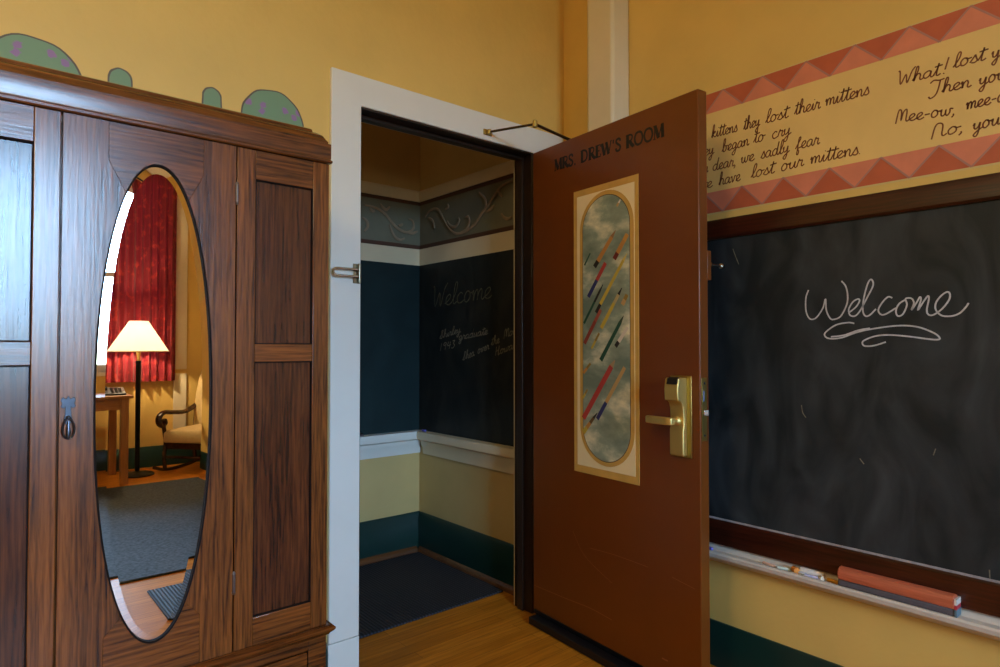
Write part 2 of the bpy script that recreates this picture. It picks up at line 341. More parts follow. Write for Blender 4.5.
# ------------------------------------------------------------------ handwriting: a single-stroke cursive alphabet
G = {
 'a': (1.0, [[(.75, .85), (.45, 1), (.12, .7), (.08, .25), (.3, 0), (.6, .25), (.75, .9), (.72, .3), (.85, 0), (1.1, .2)]]),
 'b': (.95, [[(0, .1), (.35, 1), (.45, 1.9), (.3, 2.1), (.2, 1.7), (.2, .3), (.4, 0), (.7, .3), (.65, .8), (.5, .92), (.8, .85), (1, .9)]]),
 'c': (.8, [[(.65, .8), (.4, 1), (.08, .6), (.2, .08), (.5, 0), (.88, .25)]]),
 'd': (1.0, [[(.7, .8), (.45, 1), (.1, .65), (.1, .2), (.35, 0), (.62, .3), (.85, 2.0), (.75, 1.0), (.72, .25), (.88, 0), (1.1, .2)]]),
 'e': (.75, [[(0, .15), (.35, .4), (.6, .75), (.45, 1), (.15, .75), (.12, .25), (.35, 0), (.6, .05), (.82, .25)]]),
 'f': (.75, [[(0, .1), (.4, 1), (.6, 1.5), (.5, 1.75), (.35, 1.4), (.3, 0), (.25, -.7), (.4, -.8), (.5, -.4), (.35, .05), (.8, .25)]]),
 'g': (.95, [[(.7, .85), (.4, 1), (.1, .6), (.25, .05), (.6, .35), (.72, .9), (.65, -.5), (.4, -.95), (.15, -.7), (.5, -.2), (1.05, .2)]]),
 'h': (.98, [[(0, .1), (.35, 1.1), (.42, 1.9), (.28, 2.1), (.2, 1.6), (.15, 0), (.3, .7), (.55, 1), (.72, .7), (.7, .2), (.85, 0), (1.07, .2)]]),
 'i': (.5, [[(0, .1), (.25, .95), (.22, .25), (.35, 0), (.55, .2)], [(.33, 1.42), (.37, 1.5)]]),
 'k': (.88, [[(0, .1), (.35, 1.1), (.42, 1.9), (.28, 2.1), (.2, 1.6), (.15, 0), (.25, .55), (.55, 1), (.68, .8), (.3, .5), (.65, .05), (.95, .2)]]),
 'l': (.55, [[(0, .1), (.4, 1.1), (.5, 1.9), (.35, 2.1), (.22, 1.6), (.2, .3), (.35, 0), (.6, .2)]]),
 'm': (1.22, [[(0, .6), (.12, .95), (.18, 0), (.25, .65), (.45, 1), (.58, .7), (.58, 0), (.65, .65), (.88, 1), (1, .7), (.98, .2), (1.12, 0), (1.32, .2)]]),
 'n': (.9, [[(0, .6), (.12, .95), (.18, 0), (.25, .65), (.5, 1), (.65, .7), (.63, .2), (.77, 0), (1.0, .2)]]),
 'o': (.88, [[(.5, .95), (.3, 1), (.08, .6), (.15, .1), (.4, 0), (.65, .35), (.6, .85), (.45, 1), (.65, .8), (.98, .85)]]),
 'r': (.72, [[(0, .1), (.2, 1.05), (.3, .85), (.55, .85), (.5, .3), (.6, 0), (.82, .2)]]),
 's': (.65, [[(0, .1), (.32, .9), (.38, 1.05), (.5, .6), (.6, .25), (.4, 0), (.12, .08)]]),
 't': (.58, [[(0, .1), (.3, 1), (.38, 1.8), (.28, .3), (.42, 0), (.68, .2)], [(.02, 1.3), (.75, 1.42)]]),
 'u': (.92, [[(0, .6), (.15, .95), (.12, .3), (.3, 0), (.55, .3), (.68, .95), (.66, .25), (.8, 0), (1.02, .2)]]),
 'v': (.85, [[(0, .7), (.15, .95), (.25, .4), (.35, 0), (.55, .5), (.6, .95), (.92, .85)]]),
 'w': (1.12, [[(0, .6), (.12, .95), (.12, .25), (.3, 0), (.5, .3), (.52, .9), (.55, .25), (.72, 0), (.92, .4), (.92, .95), (1.2, .85)]]),
 'y': (.92, [[(0, .6), (.12, .95), (.12, .35), (.3, .12), (.55, .4), (.68, .95), (.6, -.4), (.4, -.95), (.15, -.7), (.45, -.25), (1, .2)]]),
 'W': (1.5, [[(-.05, 2.0), (.1, 1.95), (.35, 0), (.75, 1.35), (.98, 0), (1.3, 1.6), (1.6, 2.2)]]),
 'T': (.95, [[(-.35, 1.75), (0, 2.1), (.5, 1.95), (1.0, 2.05)], [(.62, 1.95), (.52, .5), (.3, -.25), (-.1, -.5), (-.3, -.2)]]),
 'M': (1.25, [[(0, -.2), (.1, 1.6), (.28, 1.9), (.45, 1.4), (.5, .2), (.62, 1.4), (.88, 1.85), (1, 1.4), (1, .3), (1.14, 0), (1.35, .2)]]),
 'N': (1.1, [[(0, -.25), (.08, 1.5), (.32, 1.95), (.65, 1.6), (.72, .3), (.88, 0), (1.1, .25)]]),
 'S': (1.0, [[(0, .1), (.5, 1.1), (.75, 1.8), (.55, 2.0), (.4, 1.6), (.7, .7), (.6, .1), (.3, 0), (.1, .25)]]),
 'G': (1.0, [[(.8, 1.6), (.5, 2), (.1, 1.2), (.2, .2), (.6, .1), (.8, .9), (.5, .9), (.8, .7), (1, .2)]]),
 'H': (1.2, [[(.1, 2), (.15, 0)], [(.8, 2), (.75, 0), (1.1, .2)], [(.1, .95), (.8, 1.1)]]),
 '1': (.6, [[(.25, 1.9), (.2, 0)]]), '9': (.8, [[(.6, 1.7), (.3, 1.9), (.1, 1.4), (.4, 1.1), (.6, 1.7), (.5, 0)]]),
 '4': (.85, [[(.2, 1.9), (.1, .9), (.7, 1.0)], [(.55, 1.8), (.5, 0)]]), '3': (.8, [[(.1, 1.8), (.5, 1.8), (.3, 1.1), (.6, .7), (.4, 0), (.05, .1)]]),
 '!': (.8, [[(.62, 2.3), (.45, .6)], [(.36, .0), (.42, .12)]]), ',': (.45, [[(.15, .12), (.2, -.1), (.05, -.4)]]), '.': (.3, [[(.1, .02), (.16, .1)]]), '-': (.7, [[(.1, .55), (.6, .62)]]),
}
def write(mb, text, a, b, xh, wd, nrm, plane_up=Vector((0, 0, 1)), slant=.12, lift=.0012):
    a, b = Vector(a), Vector(b); adv = sum(G[c][0] for c in text); t = (b - a) / adv; x = 0.0
    for c in text:
        wdt, strokes = G[c]
        for st in strokes:
            pts = [a + t * (x + px + slant * py) + plane_up * (py * xh) for px, py in st]
            mb.ribbon(smooth_line(pts, 5) if len(pts) > 2 else pts, wd, nrm, lift)
        x += wdt
def word_px(mb, text, p0, p1, org, k, plane, v, xh, wd, nrm, **kw):
    f = {'x': on_x, 'y': on_y}[plane]
    a = f(org[0] + p0[0] / k, org[1] + p0[1] / k, v); b = f(org[0] + p1[0] / k, org[1] + p1[1] / k, v)
    write(mb, text, a, b, xh, wd, nrm, **kw)

# ================================================================== ROOM
XR, YW, ZC = 2.155, 2.075, 3.3          # right wall, back wall (room face), ceiling
XL = -2.4
HX, HY = 2.045, 3.137                   # hallway right wall and back wall faces
OX0, OX1, OZ = 1.07, 1.957, 2.064       # rough opening
fl = MB().box((XL - .1, YR - .3, -.08), (XR + .3, HY + .2, 0)).build('floor', M['floor']); tag(fl, 'orange strip wood floor of the room and hallway', 'floor', kind='structure')
structure('ceiling', 'pale plaster ceiling over the room and hallway', 'ceiling', MB().box((XL - .1, YR - .3, ZC), (XR + .3, HY + .2, ZC + .1)), M['ceil'])
U = [(XL - .1, 0), (OX0, 0), (OX0, OZ), (OX1, OZ), (OX1, 0), (XR + .1, 0), (XR + .1, ZC), (XL - .1, ZC)]
wb = MB().prism([(x, YW, z) for x, z in U], (0, .105, 0))
structure('wall_back', 'ochre yellow wall around the doorway and behind the wardrobe', 'wall', wb, M['wall'], smooth=False)
structure('wall_right', 'ochre yellow wall carrying the verse band and the large blackboard', 'wall', MB().box((XR, YR - .2, 0), (XR + .15, YW, ZC)), M['wall'])
structure('wall_left', 'ochre yellow wall at the far left of the room', 'wall', MB().box((XL - .12, YR - .2, 0), (XL, YW, ZC)), M['wall'])
R_ = MB()
for x0, x1, z0, z1 in ((XL, WX0, 0, ZC), (WX1, XR, 0, ZC), (WX0, WX1, 0, WZ0), (WX0, WX1, WZ1, ZC)):
    R_.box((x0, YR - .15, z0), (x1, YR, z1))
structure('wall_rear', 'ochre wall with the tall window, seen in the wardrobe mirror', 'wall', R_, M['wall'])
# hallway shell
HT = 2.18
structure('wall_hallway_back', 'yellow hallway wall facing the doorway', 'wall', MB().box((-1.4, HY, 0), (HX, HY + .12, ZC)), M['hallwall'])
structure('wall_hallway_right', 'yellow hallway wall running into the corner beyond the doorway', 'wall', MB().box((HX, HT, 0), (HX + .15, HY + .12, ZC)), M['hallwall'])
structure('wall_hallway_left', 'yellow end wall of the hallway', 'wall', MB().box((-1.52, HT, 0), (-1.4, HY + .12, ZC)), M['hallwall'])
# box chase in the room corner
ch = MB().box((2.04, 1.684, 0), (XR, 1.83, ZC)); ch.m(0)
structure('trim_1', 'cream boxed-in pipe column on the right wall near the room corner', 'column', ch, M['cream'], bevel=.014, seg=2)

# door casing, room side
CY = 2.057
c = MB()
c.prism([(.975, CY, .156), (1.09, CY, .156), (1.09, CY, 2.047), (1.948, CY, 2.047), (1.948, CY, .156), (2.06, CY, .156), (2.06, CY, 2.047), (2.137, CY, 2.047), (2.137, CY, 2.158), (.975, CY, 2.158)], (0, YW - CY, 0))
structure('trim_2', 'flat white painted casing around the doorway', 'door casing', c, M['white'], bevel=.003)
structure('trim_3', 'short white plinth block at the foot of the left door casing', 'plinth block', MB().box((.973, CY - .001, 0), (1.09, YW, .1545)), M['white'], bevel=.002)
c = MB()      # dark jamb: two legs, head and stops
c.box((1.07, CY + .006, 0), (1.094, HT, OZ)).box((1.937, CY + .006, 0), (1.957, HT, OZ)).box((1.094, CY + .006, 2.040), (1.937, HT, OZ))
c.box((1.094, 2.115, 0), (1.106, 2.15, 2.040)).box((1.925, 2.115, 0), (1.937, 2.15, 2.040)).box((1.106, 2.115, 2.026), (1.925, 2.15, 2.040))
structure('trim_4', 'dark brown door jamb lining the doorway', 'door jamb', c, M['brownpaint'], bevel=.002)
c = MB().box((1.940, HT, 0), (2.043, HT + .010, 2.16)).box((.97, HT, 0), (1.096, HT + .016, 2.16)).box((1.096, HT, 2.042), (1.935, HT + .016, 2.16))
structure('trim_5', 'cream casing on the hallway side of the doorway', 'door casing', c, M['cream'], bevel=.002)
def baseboard(name, label, a, b, nrm, h=.162, shoe=True, base_mat_=None):
    a, b, n = Vector((*a, 0)), Vector((*b, 0)), Vector((*nrm, 0)); prof = [(0, 0), (.016, 0), (.016, h - .03), (.010, h - .018), (.010, h - .006), (.006, h), (0, h)]
    mb = MB().loft([[a + n * p + Vector((0, 0, q)) for p, q in prof], [b + n * p + Vector((0, 0, q)) for p, q in prof]])
    o = structure(name, label, 'baseboard', mb, base_mat_ or M['green'])
    return o
baseboard('baseboard_right', 'dark green baseboard below the large blackboard', (XR, 1.68), (XR, YR), (-1, 0))
baseboard('baseboard_rear', 'dark green baseboard below the window wall', (XL, YR), (XR, YR), (0, 1), h=.2)
baseboard('baseboard_left', 'dark green baseboard along the far left wall', (XL, YR), (XL, YW), (1, 0))
baseboard('baseboard_back', 'dark green baseboard behind the wardrobe', (XL, YW), (.972, YW), (0, -1))
baseboard('baseboard_hallway_back', 'dark green baseboard on the hallway wall facing the doorway', (-1.4, HY), (HX, HY), (0, -1), h=.225)
baseboard('baseboard_hallway_right', 'dark green baseboard on the hallway wall by the blackboard with faint writing', (HX, HT + .02), (HX, HY - .016), (-1, 0), h=.225)
def strip(name, label, cat, prof, a, b, n, m):
    a, b, n = Vector((*a, 0)), Vector((*b, 0)), Vector((*n, 0))
    return structure(name, label, cat, MB().loft([[a + n * p + Vector((0, 0, q)) for p, q in prof], [b + n * p + Vector((0, 0, q)) for p, q in prof]]), m)
shoe = [(.016, 0), (.034, 0), (.033, .012), (.026, .026), (.016, .032)]
strip('trim_6', 'brown wooden shoe moulding along the hallway wall facing the doorway', 'moulding', shoe, (-1.4, HY), (HX - .03, HY), (0, -1), M['shoe'])
strip('trim_7', 'brown wooden shoe moulding at the foot of the right hallway wall', 'moulding', shoe, (HX, HT + .02), (HX, HY - .034), (-1, 0), M['shoe'])
rail = [(0, .565), (.012, .565), (.014, .60), (.024, .618), (.028, .640), (.052, .652), (.055, .672), (.052, .694), (.012, .697), (0, .697)]
strip('trim_8', 'white moulded chalk rail on the hallway wall facing the doorway', 'chalk rail', rail, (-1.4, HY), (HX, HY), (0, -1), M['white'])
strip('trim_9', 'cream moulded chalk rail on the right hallway wall', 'chalk rail', rail, (HX, HT + .02), (HX, HY - .055), (-1, 0), M['cream'])
pic = [(0, 2.024), (.012, 2.024), (.02, 2.05), (.02, 2.078), (.012, 2.088), (0, 2.088)]
strip('trim_10', 'cream picture rail on the hallway wall facing the doorway', 'picture rail', pic, (-1.4, HY), (HX, HY), (0, -1), M['cream'])
strip('trim_11', 'cream picture rail on the right hallway wall', 'picture rail', pic, (HX, HT + .02), (HX, HY - .02), (-1, 0), M['cream'])
upb = [(0, 1.652), (.008, 1.652), (.008, 1.747), (0, 1.747)]
strip('trim_12', 'cream band above the green hallway blackboard', 'trim board', upb, (-1.4, HY), (HX, HY), (0, -1), M['cream'])
strip('trim_13', 'cream band above the hallway blackboard with faint writing', 'trim board', upb, (HX, HT + .02), (HX, HY - .008), (-1, 0), M['cream'])

# window in the rear wall
wn = thing('window_1', 'tall white framed window behind the red curtain', 'window', ((WX0 + WX1) / 2, YR, WZ0), kind='structure')
f = MB(); y0, y1 = YR - .12, YR - .05
f.box((WX0, y0, WZ0), (WX0 + .06, y1, WZ1)).box((WX1 - .06, y0, WZ0), (WX1, y1, WZ1)).box((WX0 + .06, y0, WZ0), (WX1 - .06, y1, WZ0 + .07)).box((WX0 + .06, y0, WZ1 - .06), (WX1 - .06, y1, WZ1))
for x in (.32, .96): f.box((x - .035, y0, WZ0 + .07), (x + .035, y1, WZ1 - .06))
f.box((WX0 + .06, y0 + .01, 1.9), (.285, y1 - .01, 1.95)).box((.355, y0 + .01, 1.9), (.925, y1 - .01, 1.95)).box((.995, y0 + .01, 1.9), (WX1 - .06, y1 - .01, 1.95))
f.build('window_frame', M['white'], wn, bevel=.004)
for x0, x1 in ((WX0 + .06, .285), (.355, .925), (.995, WX1 - .06)):
    for z0, z1 in ((WZ0 + .07, 1.9), (1.95, WZ1 - .06)):
        MB().box((x0, YR - .088, z0), (x1, YR - .083, z1)).build('pane', M['pane'], wn)
MB().box((WX0 - .1, YR - .05, WZ0 - .04), (WX1, YR + .03, WZ0)).build('window_sill', M['white'], wn, bevel=.004)
c = MB().box((WX1 + .01, YR, WZ0), (WX1 + .15, YR + .02, WZ1 + .12)).box((WX0 - .15, YR, WZ0), (WX0 - .01, YR + .02, WZ1 + .12)).box((WX0 - .01, YR, WZ1), (WX1 + .01, YR + .02, WZ1 + .12))
c.box((WX1 + .03, YR + .0, .2), (WX1 + .15, YR + .02, WZ0 - .04))
c.build('window_casing', M['cream'], wn, bevel=.003)

# ================================================================== DOOR
rz = math.atan2(DD.y, DD.x)
door = thing('door_1', "open russet brown door lettered MRS. DREW'S ROOM with a painted panel", 'door', DP, rz, kind='structure')
DW, DH, DT, DB = .868, 2.027, .046, .034
leaf = MB().box((.003, 0, DB), (DW, DT, DH)).build('door_leaf', M['door'], door, bevel=.0035, local=True)
MB().box((.028, -.046, .004), (DW - .004, -.0005, .034)).box((.014, .004, .004), (DW - .004, DT - .004, .033)).build('bottom_sweep', M['rubber'], door, bevel=.003, local=True)
MB().box((.014, -.006, .0345), (DW - .004, -.0006, .052)).build('sweep_rail', M['black'], door, bevel=.001, local=True)
def dpt(u, z, off=0.0): return Vector((u, -off, z))
def scuff(pts, wd):
    mb = MB()
    P = [dpt(*on_door(x, y)) for x, y in pts]; mb.ribbon(smooth_line(P, 6), wd, (0, -1, 0), .0006); return mb
SC = paint('door_scuff', (150, 96, 62))
for pts, wd in (([(573, 531), (585, 556), (612, 583)], .0015), ([(590, 548), (615, 555), (648, 567)], .0015), ([(534, 585), (565, 598), (590, 608), (612, 620)], .002), ([(672, 577), (695, 589)], .0015), ([(662, 658), (668, 661)], .005)):
    scuff(pts, wd).build('scuff_mark', SC, door, local=True)
# lettering
TW, TN = .21, .1
def serif(mb, x, y, w_): mb.append(([(x - w_ / 2, y), (x + w_ / 2, y)], .05))
LET = {
 'M': (1.05, [([(.1, 0), (.14, .98)], .07), ([(.16, 1), (.5, .04)], TW), ([(.5, .04), (.85, 1)], .07), ([(.87, .98), (.91, 0)], TW)], [(.1, .025, .26), (.91, .025, .3), (.1, .975, .22), (.9, .975, .22)]),
 'R': (.86, [([(.2, 0), (.2, 1)], TW), ([(.2, .95), (.5, .95), (.66, .86), (.69, .74), (.64, .6), (.5, .51), (.2, .5)], .1), ([(.42, .5), (.62, .2), (.84, .02)], TW)], [(.2, .025, .34), (.1, .975, .2), (.84, .025, .18)]),
 'S': (.68, [([(.55, .74), (.53, .9), (.35, .96), (.15, .88), (.13, .72), (.28, .57), (.46, .46), (.57, .3), (.5, .1), (.32, .04), (.14, .1), (.09, .28)], .13)], []),
 'D': (.98, [([(.2, 0), (.2, 1)], TW), ([(.2, .96), (.5, .94), (.75, .8), (.84, .5), (.75, .2), (.5, .06), (.2, .04)], .12)], [(.12, .975, .2), (.12, .025, .2)]),
 'E': (.74, [([(.2, 0), (.2, 1)], TW), ([(.2, .96), (.62, .96), (.64, .78)], .075), ([(.2, .51), (.5, .51)], .07), ([(.2, .04), (.62, .04), (.66, .24)], .075)], [(.12, .975, .2), (.12, .025, .2), (.5, .51, .05)]),
 'W': (1.25, [([(.08, .98), (.36, .02)], TW), ([(.38, .02), (.62, .96)], .075), ([(.58, .98), (.84, .02)], TW), ([(.86, .02), (1.12, .98)], .075)], [(.08, .975, .26), (.6, .975, .26), (1.12, .975, .24)]),
 'O': (1.0, [([(.5, .97), (.26, .9), (.12, .68), (.1, .45), (.18, .2), (.36, .05), (.52, .03), (.74, .1), (.88, .32), (.9, .55), (.82, .8), (.66, .93), (.5, .97)], .13)], []),
 '.': (.4, [([(.12, .06), (.26, .06)], .14)], []), "'": (.34, [([(.15, 1.0), (.12, .72)], .1)], []), ' ': (.5, [], []),
}
txt = "MRS. DREW'S ROOM"; tot = sum(LET[c][0] for c in txt); u = .148
for c in txt:
    wdt, st, sf = LET[c]; sxl = .58 / tot; mb = MB(); h = .049; zb = 1.9145 - (u - .148) * .018
    parts = [(p, t) for p, t in st] + [([(x - w_ / 2, y), (x + w_ / 2, y)], .05) for x, y, w_ in sf]
    for p, t in parts:
        P = [dpt(u + x * sxl, zb + y * h) for x, y in p]
        P = smooth_line(P, 5) if len(P) > 4 else P
        if len(P) == 3 and False: pass
        mb.ribbon(P, t * h * 1.3, (0, -1, 0), .0008)
    if st: mb.build('letter', M['letter'], door, local=True)
    u += wdt * sxl
# painted panel
def rect(u0, u1, z0, z1, zt=0): return [dpt(u0, z0), dpt(u1, z0), dpt(u1, z1), dpt(u0, z1)]
def stadium(u0, u1, z0, z1, n=20):
    r = (u1 - u0) / 2; rz_ = r * 1.0; cx = (u0 + u1) / 2; P = []
    for k in range(n + 1): a = math.pi + math.pi * k / n; P.append((cx + r * math.cos(a), z0 + rz_ + rz_ * math.sin(a)))
    for k in range(n + 1): a = math.pi * k / n; P.append((cx + r * math.cos(a), z1 - rz_ + rz_ * math.sin(a)))
    return P
panel = MB().prism(rect(.268, .610, .684, 1.802), (0, -.002, 0)).build('painted_panel', M['gold'], door, local=True)
MB().prism([p - Vector((0, .002, 0)) for p in rect(.288, .592, .712, 1.777)], (0, -.0007, 0)).build('cream_ground', M['matte'], panel, local=True)
def stad_prism(u0, u1, z0, z1, o0, t): return MB().prism([dpt(a, b, o0) for a, b in stadium(u0, u1, z0, z1)], (0, -t, 0))
stad_prism(.305, .590, .727, 1.786 - .012, .0027, .0007).build('gold_ring', M['gold'], panel, local=True)
stad_prism(.3205, .5715, .7425, 1.7585, .0034, .0003).build('ring_line', M['goldline'], panel, local=True)
stad_prism(.3235, .5685, .7455, 1.7555, .0037, .0007).build('cloudy_sky', M['sky'], panel, local=True)
def brush(a, b, w0, w1, cols, org, k, tipc=None, nm='painted_pencil'):
    A = Vector(dpt(*on_door(org[0] + a[0] / k, org[1] + a[1] / k), .0045)); B = Vector(dpt(*on_door(org[0] + b[0] / k, org[1] + b[1] / k), .0045))
    t = (B - A).normalized(); sd = Vector((t.z, 0, -t.x)); L = (B - A).length; mb = MB(); n = len(cols); mats = [paint('pencil_%d_%d_%d' % c_, c_) for c_ in cols]
    for i in range(n):
        p, q = A + t * L * i / n, A + t * L * (i + 1) / n; wa = w0 + (w1 - w0) * i / n; wb_ = w0 + (w1 - w0) * (i + 1) / n
        mb.m(i).prism([p + sd * wa / 2, p - sd * wa / 2, q - sd * wb_ / 2, q + sd * wb_ / 2], (0, -.0004, 0))
    if tipc:
        mats.append(paint('tip_%d_%d_%d' % tipc, tipc)); mb.m(n)
        mb.prism([B + sd * w1 / 2, B - sd * w1 / 2, B + t * .03 - sd * .001, B + t * .03 + sd * .001], (0, -.0004, 0))
    mb.build(nm, mats, panel, local=True)
O1, K1, O2, K2 = (570, 170), 4.173, (570, 320), 3.92
YEL, ORG, GRN, RED, BLU, TAN, DRK, WHT, GOLD_ = (196, 166, 60), (190, 130, 62), (36, 78, 58), (176, 62, 52), (50, 52, 100), (190, 150, 92), (40, 34, 30), (214, 200, 180), (150, 120, 50)
brush((199, 152), (214, 124), .010, .006, [TAN, WHT], O1, K1, nm='painted_brush')
brush((106, 405), (178, 280), .020, .017, [DRK, ORG, ORG, ORG, ORG], O1, K1, (150, 110, 70))
brush((188, 372), (243, 268), .020, .018, [(110, 40, 30), ORG, ORG, (200, 140, 60)], O1, K1)
brush((80, 530), (152, 388), .017, .017, [BLU, BLU, RED, RED], O1, K1)
brush((112, 595), (226, 378), .015, .013, [DRK, YEL, YEL, YEL, YEL, YEL], O1, K1, (210, 180, 90), 'painted_brush')
brush((62, 640), (128, 505), .011, .010, [GRN, GRN, DRK], O1, K1, DRK, 'painted_brush')
brush((64, 398), (88, 348), .008, .006, [GRN, GRN], O1, K1, None, 'painted_brush')
brush((134, 660), (206, 520), .017, .013, [YEL, YEL, YEL, (180, 160, 110)], O1, K1, DRK, 'painted_brush')
brush((222, 562), (242, 520), .018, .016, [TAN, GOLD_], O1, K1)
brush((60, 92), (124, -40), .017, .015, [(140, 60, 44)] * 2 + [(160, 80, 60)], O2, K2)
brush((88, 112), (118, 52), .010, .010, [YEL, GOLD_], O2, K2, None, 'painted_brush')
brush((124, 158), (200, 10), .018, .015, [GRN] * 3, O2, K2, (60, 70, 50), 'painted_brush')
brush((182, 104), (230, 28), .017, .013, [DRK, WHT, WHT, WHT], O2, K2, None, 'painted_brush')
brush((56, 208), (84, 170), .012, .010, [ORG, GOLD_], O2, K2)
brush((56, 385), (166, 182), .022, .022, [RED] * 4, O2, K2, (170, 140, 100))
brush((110, 388), (218, 186), .017, .015, [BLU, BLU, TAN, TAN, TAN, TAN], O2, K2, None, 'painted_brush')
brush((56, 440), (96, 384), .020, .012, [YEL, ORG, (110, 80, 40)], O2, K2, DRK)
brush((54, 306), (72, 272), .010, .008, [YEL, GOLD_], O2, K2)
# card-reader lock
bx = lambda mb, u0, u1, o0, o1, z0, z1: mb.box((u0, -o1, z0), (u1, -o0, z1))
lock = bx(MB(), .752, .838, 0, .006, .812, 1.083).build('lock_backplate', M['brassp'], door, bevel=.002, local=True)
def side_prof(mb, u0, u1, pr): return mb.prism([Vector((u0, -o, z)) for o, z in pr], (u1 - u0, 0, 0))
side_prof(MB(), .766, .822, [(.006, .818), (.026, .818), (.028, .825), (.028, .905), (.024, .915), (.024, .945), (.026, .975), (.032, .992), (.040, 1.000), (.053, 1.002), (.056, 1.04), (.050, 1.072), (.046, 1.077), (.006, 1.077)]).build('card_reader_housing', M['brass'], lock, bevel=.004, seg=3, local=True)
side_prof(MB(), .779, .819, [(.0562, 1.056), (.0580, 1.056), (.0535, 1.0745), (.040, 1.0785), (.040, 1.0775)]).build('card_slot', M['letter'], lock, local=True)
lv = MB().lathe([(.017, 0), (.016, .006), (.011, .012), (.0105, .035)], Vector((.796, -.024, .934)), 24, 'y')
for p in lv.v: p.y = -.024 - (p.y + .024)
rings = []
for uu, hh, oo, th_ in ((.806, .012, .056, .010), (.796, .012, .060, .012), (.775, .0125, .062, .010), (.73, .0125, .064, .008), (.703, .0125, .064, .007), (.698, .010, .064, .006)):
    zc = .934 + (.806 - uu) * -.0
    rings.append([Vector((uu, -oo + th_ / 1, zc - hh)), Vector((uu, -oo - th_ / 1, zc - hh)), Vector((uu, -oo - th_ / 1, zc + hh)), Vector((uu, -oo + th_ / 1, zc + hh))])
lv.loft(rings); lv.build('lever_handle', M['brass'], lock, bevel=.003, local=True)
# latch faceplate on the free edge, bolt, guard stud
fp = MB().box((DW, .008, .871), (DW + .0016, .034, 1.078)).build('latch_faceplate', M['brassp'], door, local=True, bevel=.0006)
b1 = MB().prism([Vector((DW + .001, .016, .955)), Vector((DW + .001, .030, .955)), Vector((DW + .011, .030, .955)), Vector((DW + .004, .016, .955))], (0, 0, .018)).build('latch_bolt', M['chrome'], fp, local=True, bevel=.0008)
MB().box((DW + .001, .014, 1.0), (DW + .0025, .020, 1.035)).build('edge_label', paint('edge_label_blue', (110, 120, 150)), fp, local=True)
MB().lathe([(.004, 0), (.004, .0008)], (DW + .0016, .021, 1.06), 12, 'x').lathe([(.004, 0), (.004, .0008)], (DW + .0016, .021, .89), 12, 'x').build('faceplate_screw', M['chrome'], fp, local=True)
gs = MB().box((DW - .075, DT, 1.40), (DW - .001, DT + .020, 1.498)).build('guard_mount', M['door'], door, local=True, bevel=.002)
y_ = DT + .020
MB().lathe([(.011, 0), (.011, .006), (.005, .009), (.0045, .058), (.008, .061), (.010, .068), (.008, .076), (.003, .079)], (DW - .010, y_, 1.452), 16, 'y').build('guard_stud', M['chrome'], gs, local=True)
# closer body on the far face of the door, hinges in the gap
MB().box((.14, DT, DH - .085), (.42, DT + .075, DH - .03)).build('closer_body', M['brassp'], door, local=True, bevel=.006)
for zc in (.25, 1.02, 1.80):
    MB().lathe([(.007, -.05), (.007, .05)], (.004, DT + .006, zc), 12).build('hinge', M['brassp'], door, local=True)
# kick-down holder at the door foot
q = on_door(584, 664)
# closer arm
el = on_z(535, 123, 2.075); sh = on_y(489, 132, CY - .012); far = on_z(577, 138, 2.06)
ca = thing('door_closer_arm', 'thin bronze closer arm bent from the white head casing over the open door', 'door closer', (sh.x, CY, sh.z))
MB().box((sh.x - .022, CY - .0065, sh.z - .012), (sh.x + .022, CY - .0002, sh.z + .012)).lathe([(.009, -.010), (.009, .010)], (sh.x, CY - .014, sh.z), 14).build('bracket_shoe', M['brassp'], ca, bevel=.002)
s0 = Vector((sh.x, CY - .014, sh.z)); el.z = sh.z - .008
bz = paint('bronze_arm', (84, 66, 46), rough=.35, metal=.8)
MB().tube([s0, el], .005, 10).build('forearm_rod', bz, ca)
MB().lathe([(.010, -.012), (.010, .012), (.006, .016)], el, 16).build('elbow_pivot', M['brassp'], ca)
c_loc = DP + DD * .20 - DN * (DT + .05); c_loc.z = DH + .006
MB().tube([el, c_loc], .0055, 10, ry=.008).lathe([(.011, -.06), (.011, .003)], c_loc, 14).build('main_arm', bz, ca)

# swing-bar guard on the left casing
gd = thing('door_guard', 'chrome swing bar door guard on the left leg of the white casing', 'door guard', (1.07, CY, 1.44))
MB().box((1.058, CY - .004, 1.405), (1.088, CY - .0002, 1.475)).lathe([(.006, -.035), (.006, .035)], (1.079, CY - .011, 1.44), 12).build('mounting_plate', paint('aged_chrome', (150, 138, 112), rough=.3, metal=1.0), gd, bevel=.002)
zz, x0_, x1_, yy = .0125, .977, 1.074, CY - .014
P = [(x1_, yy, 1.44 + zz), (x0_ + zz, yy, 1.44 + zz)] + [(x0_ + zz - zz * math.sin(a), yy, 1.44 + zz * math.cos(a)) for a in (.5, 1.0, 1.57, 2.1, 2.6)] + [(x0_ + zz, yy, 1.44 - zz), (x1_, yy, 1.44 - zz)]
MB().tube(P, .0048, 10).build('swing_bar', M['chrome'], gd)

# ================================================================== WARDROBE
WY, WXL, WXR = 1.62, -.085, .7615
wc = (WXL + WXR) / 2
wr = thing('wardrobe', 'dark oak wardrobe with a tall oval mirror left of the doorway', 'wardrobe', (wc, WY + .2, 0))
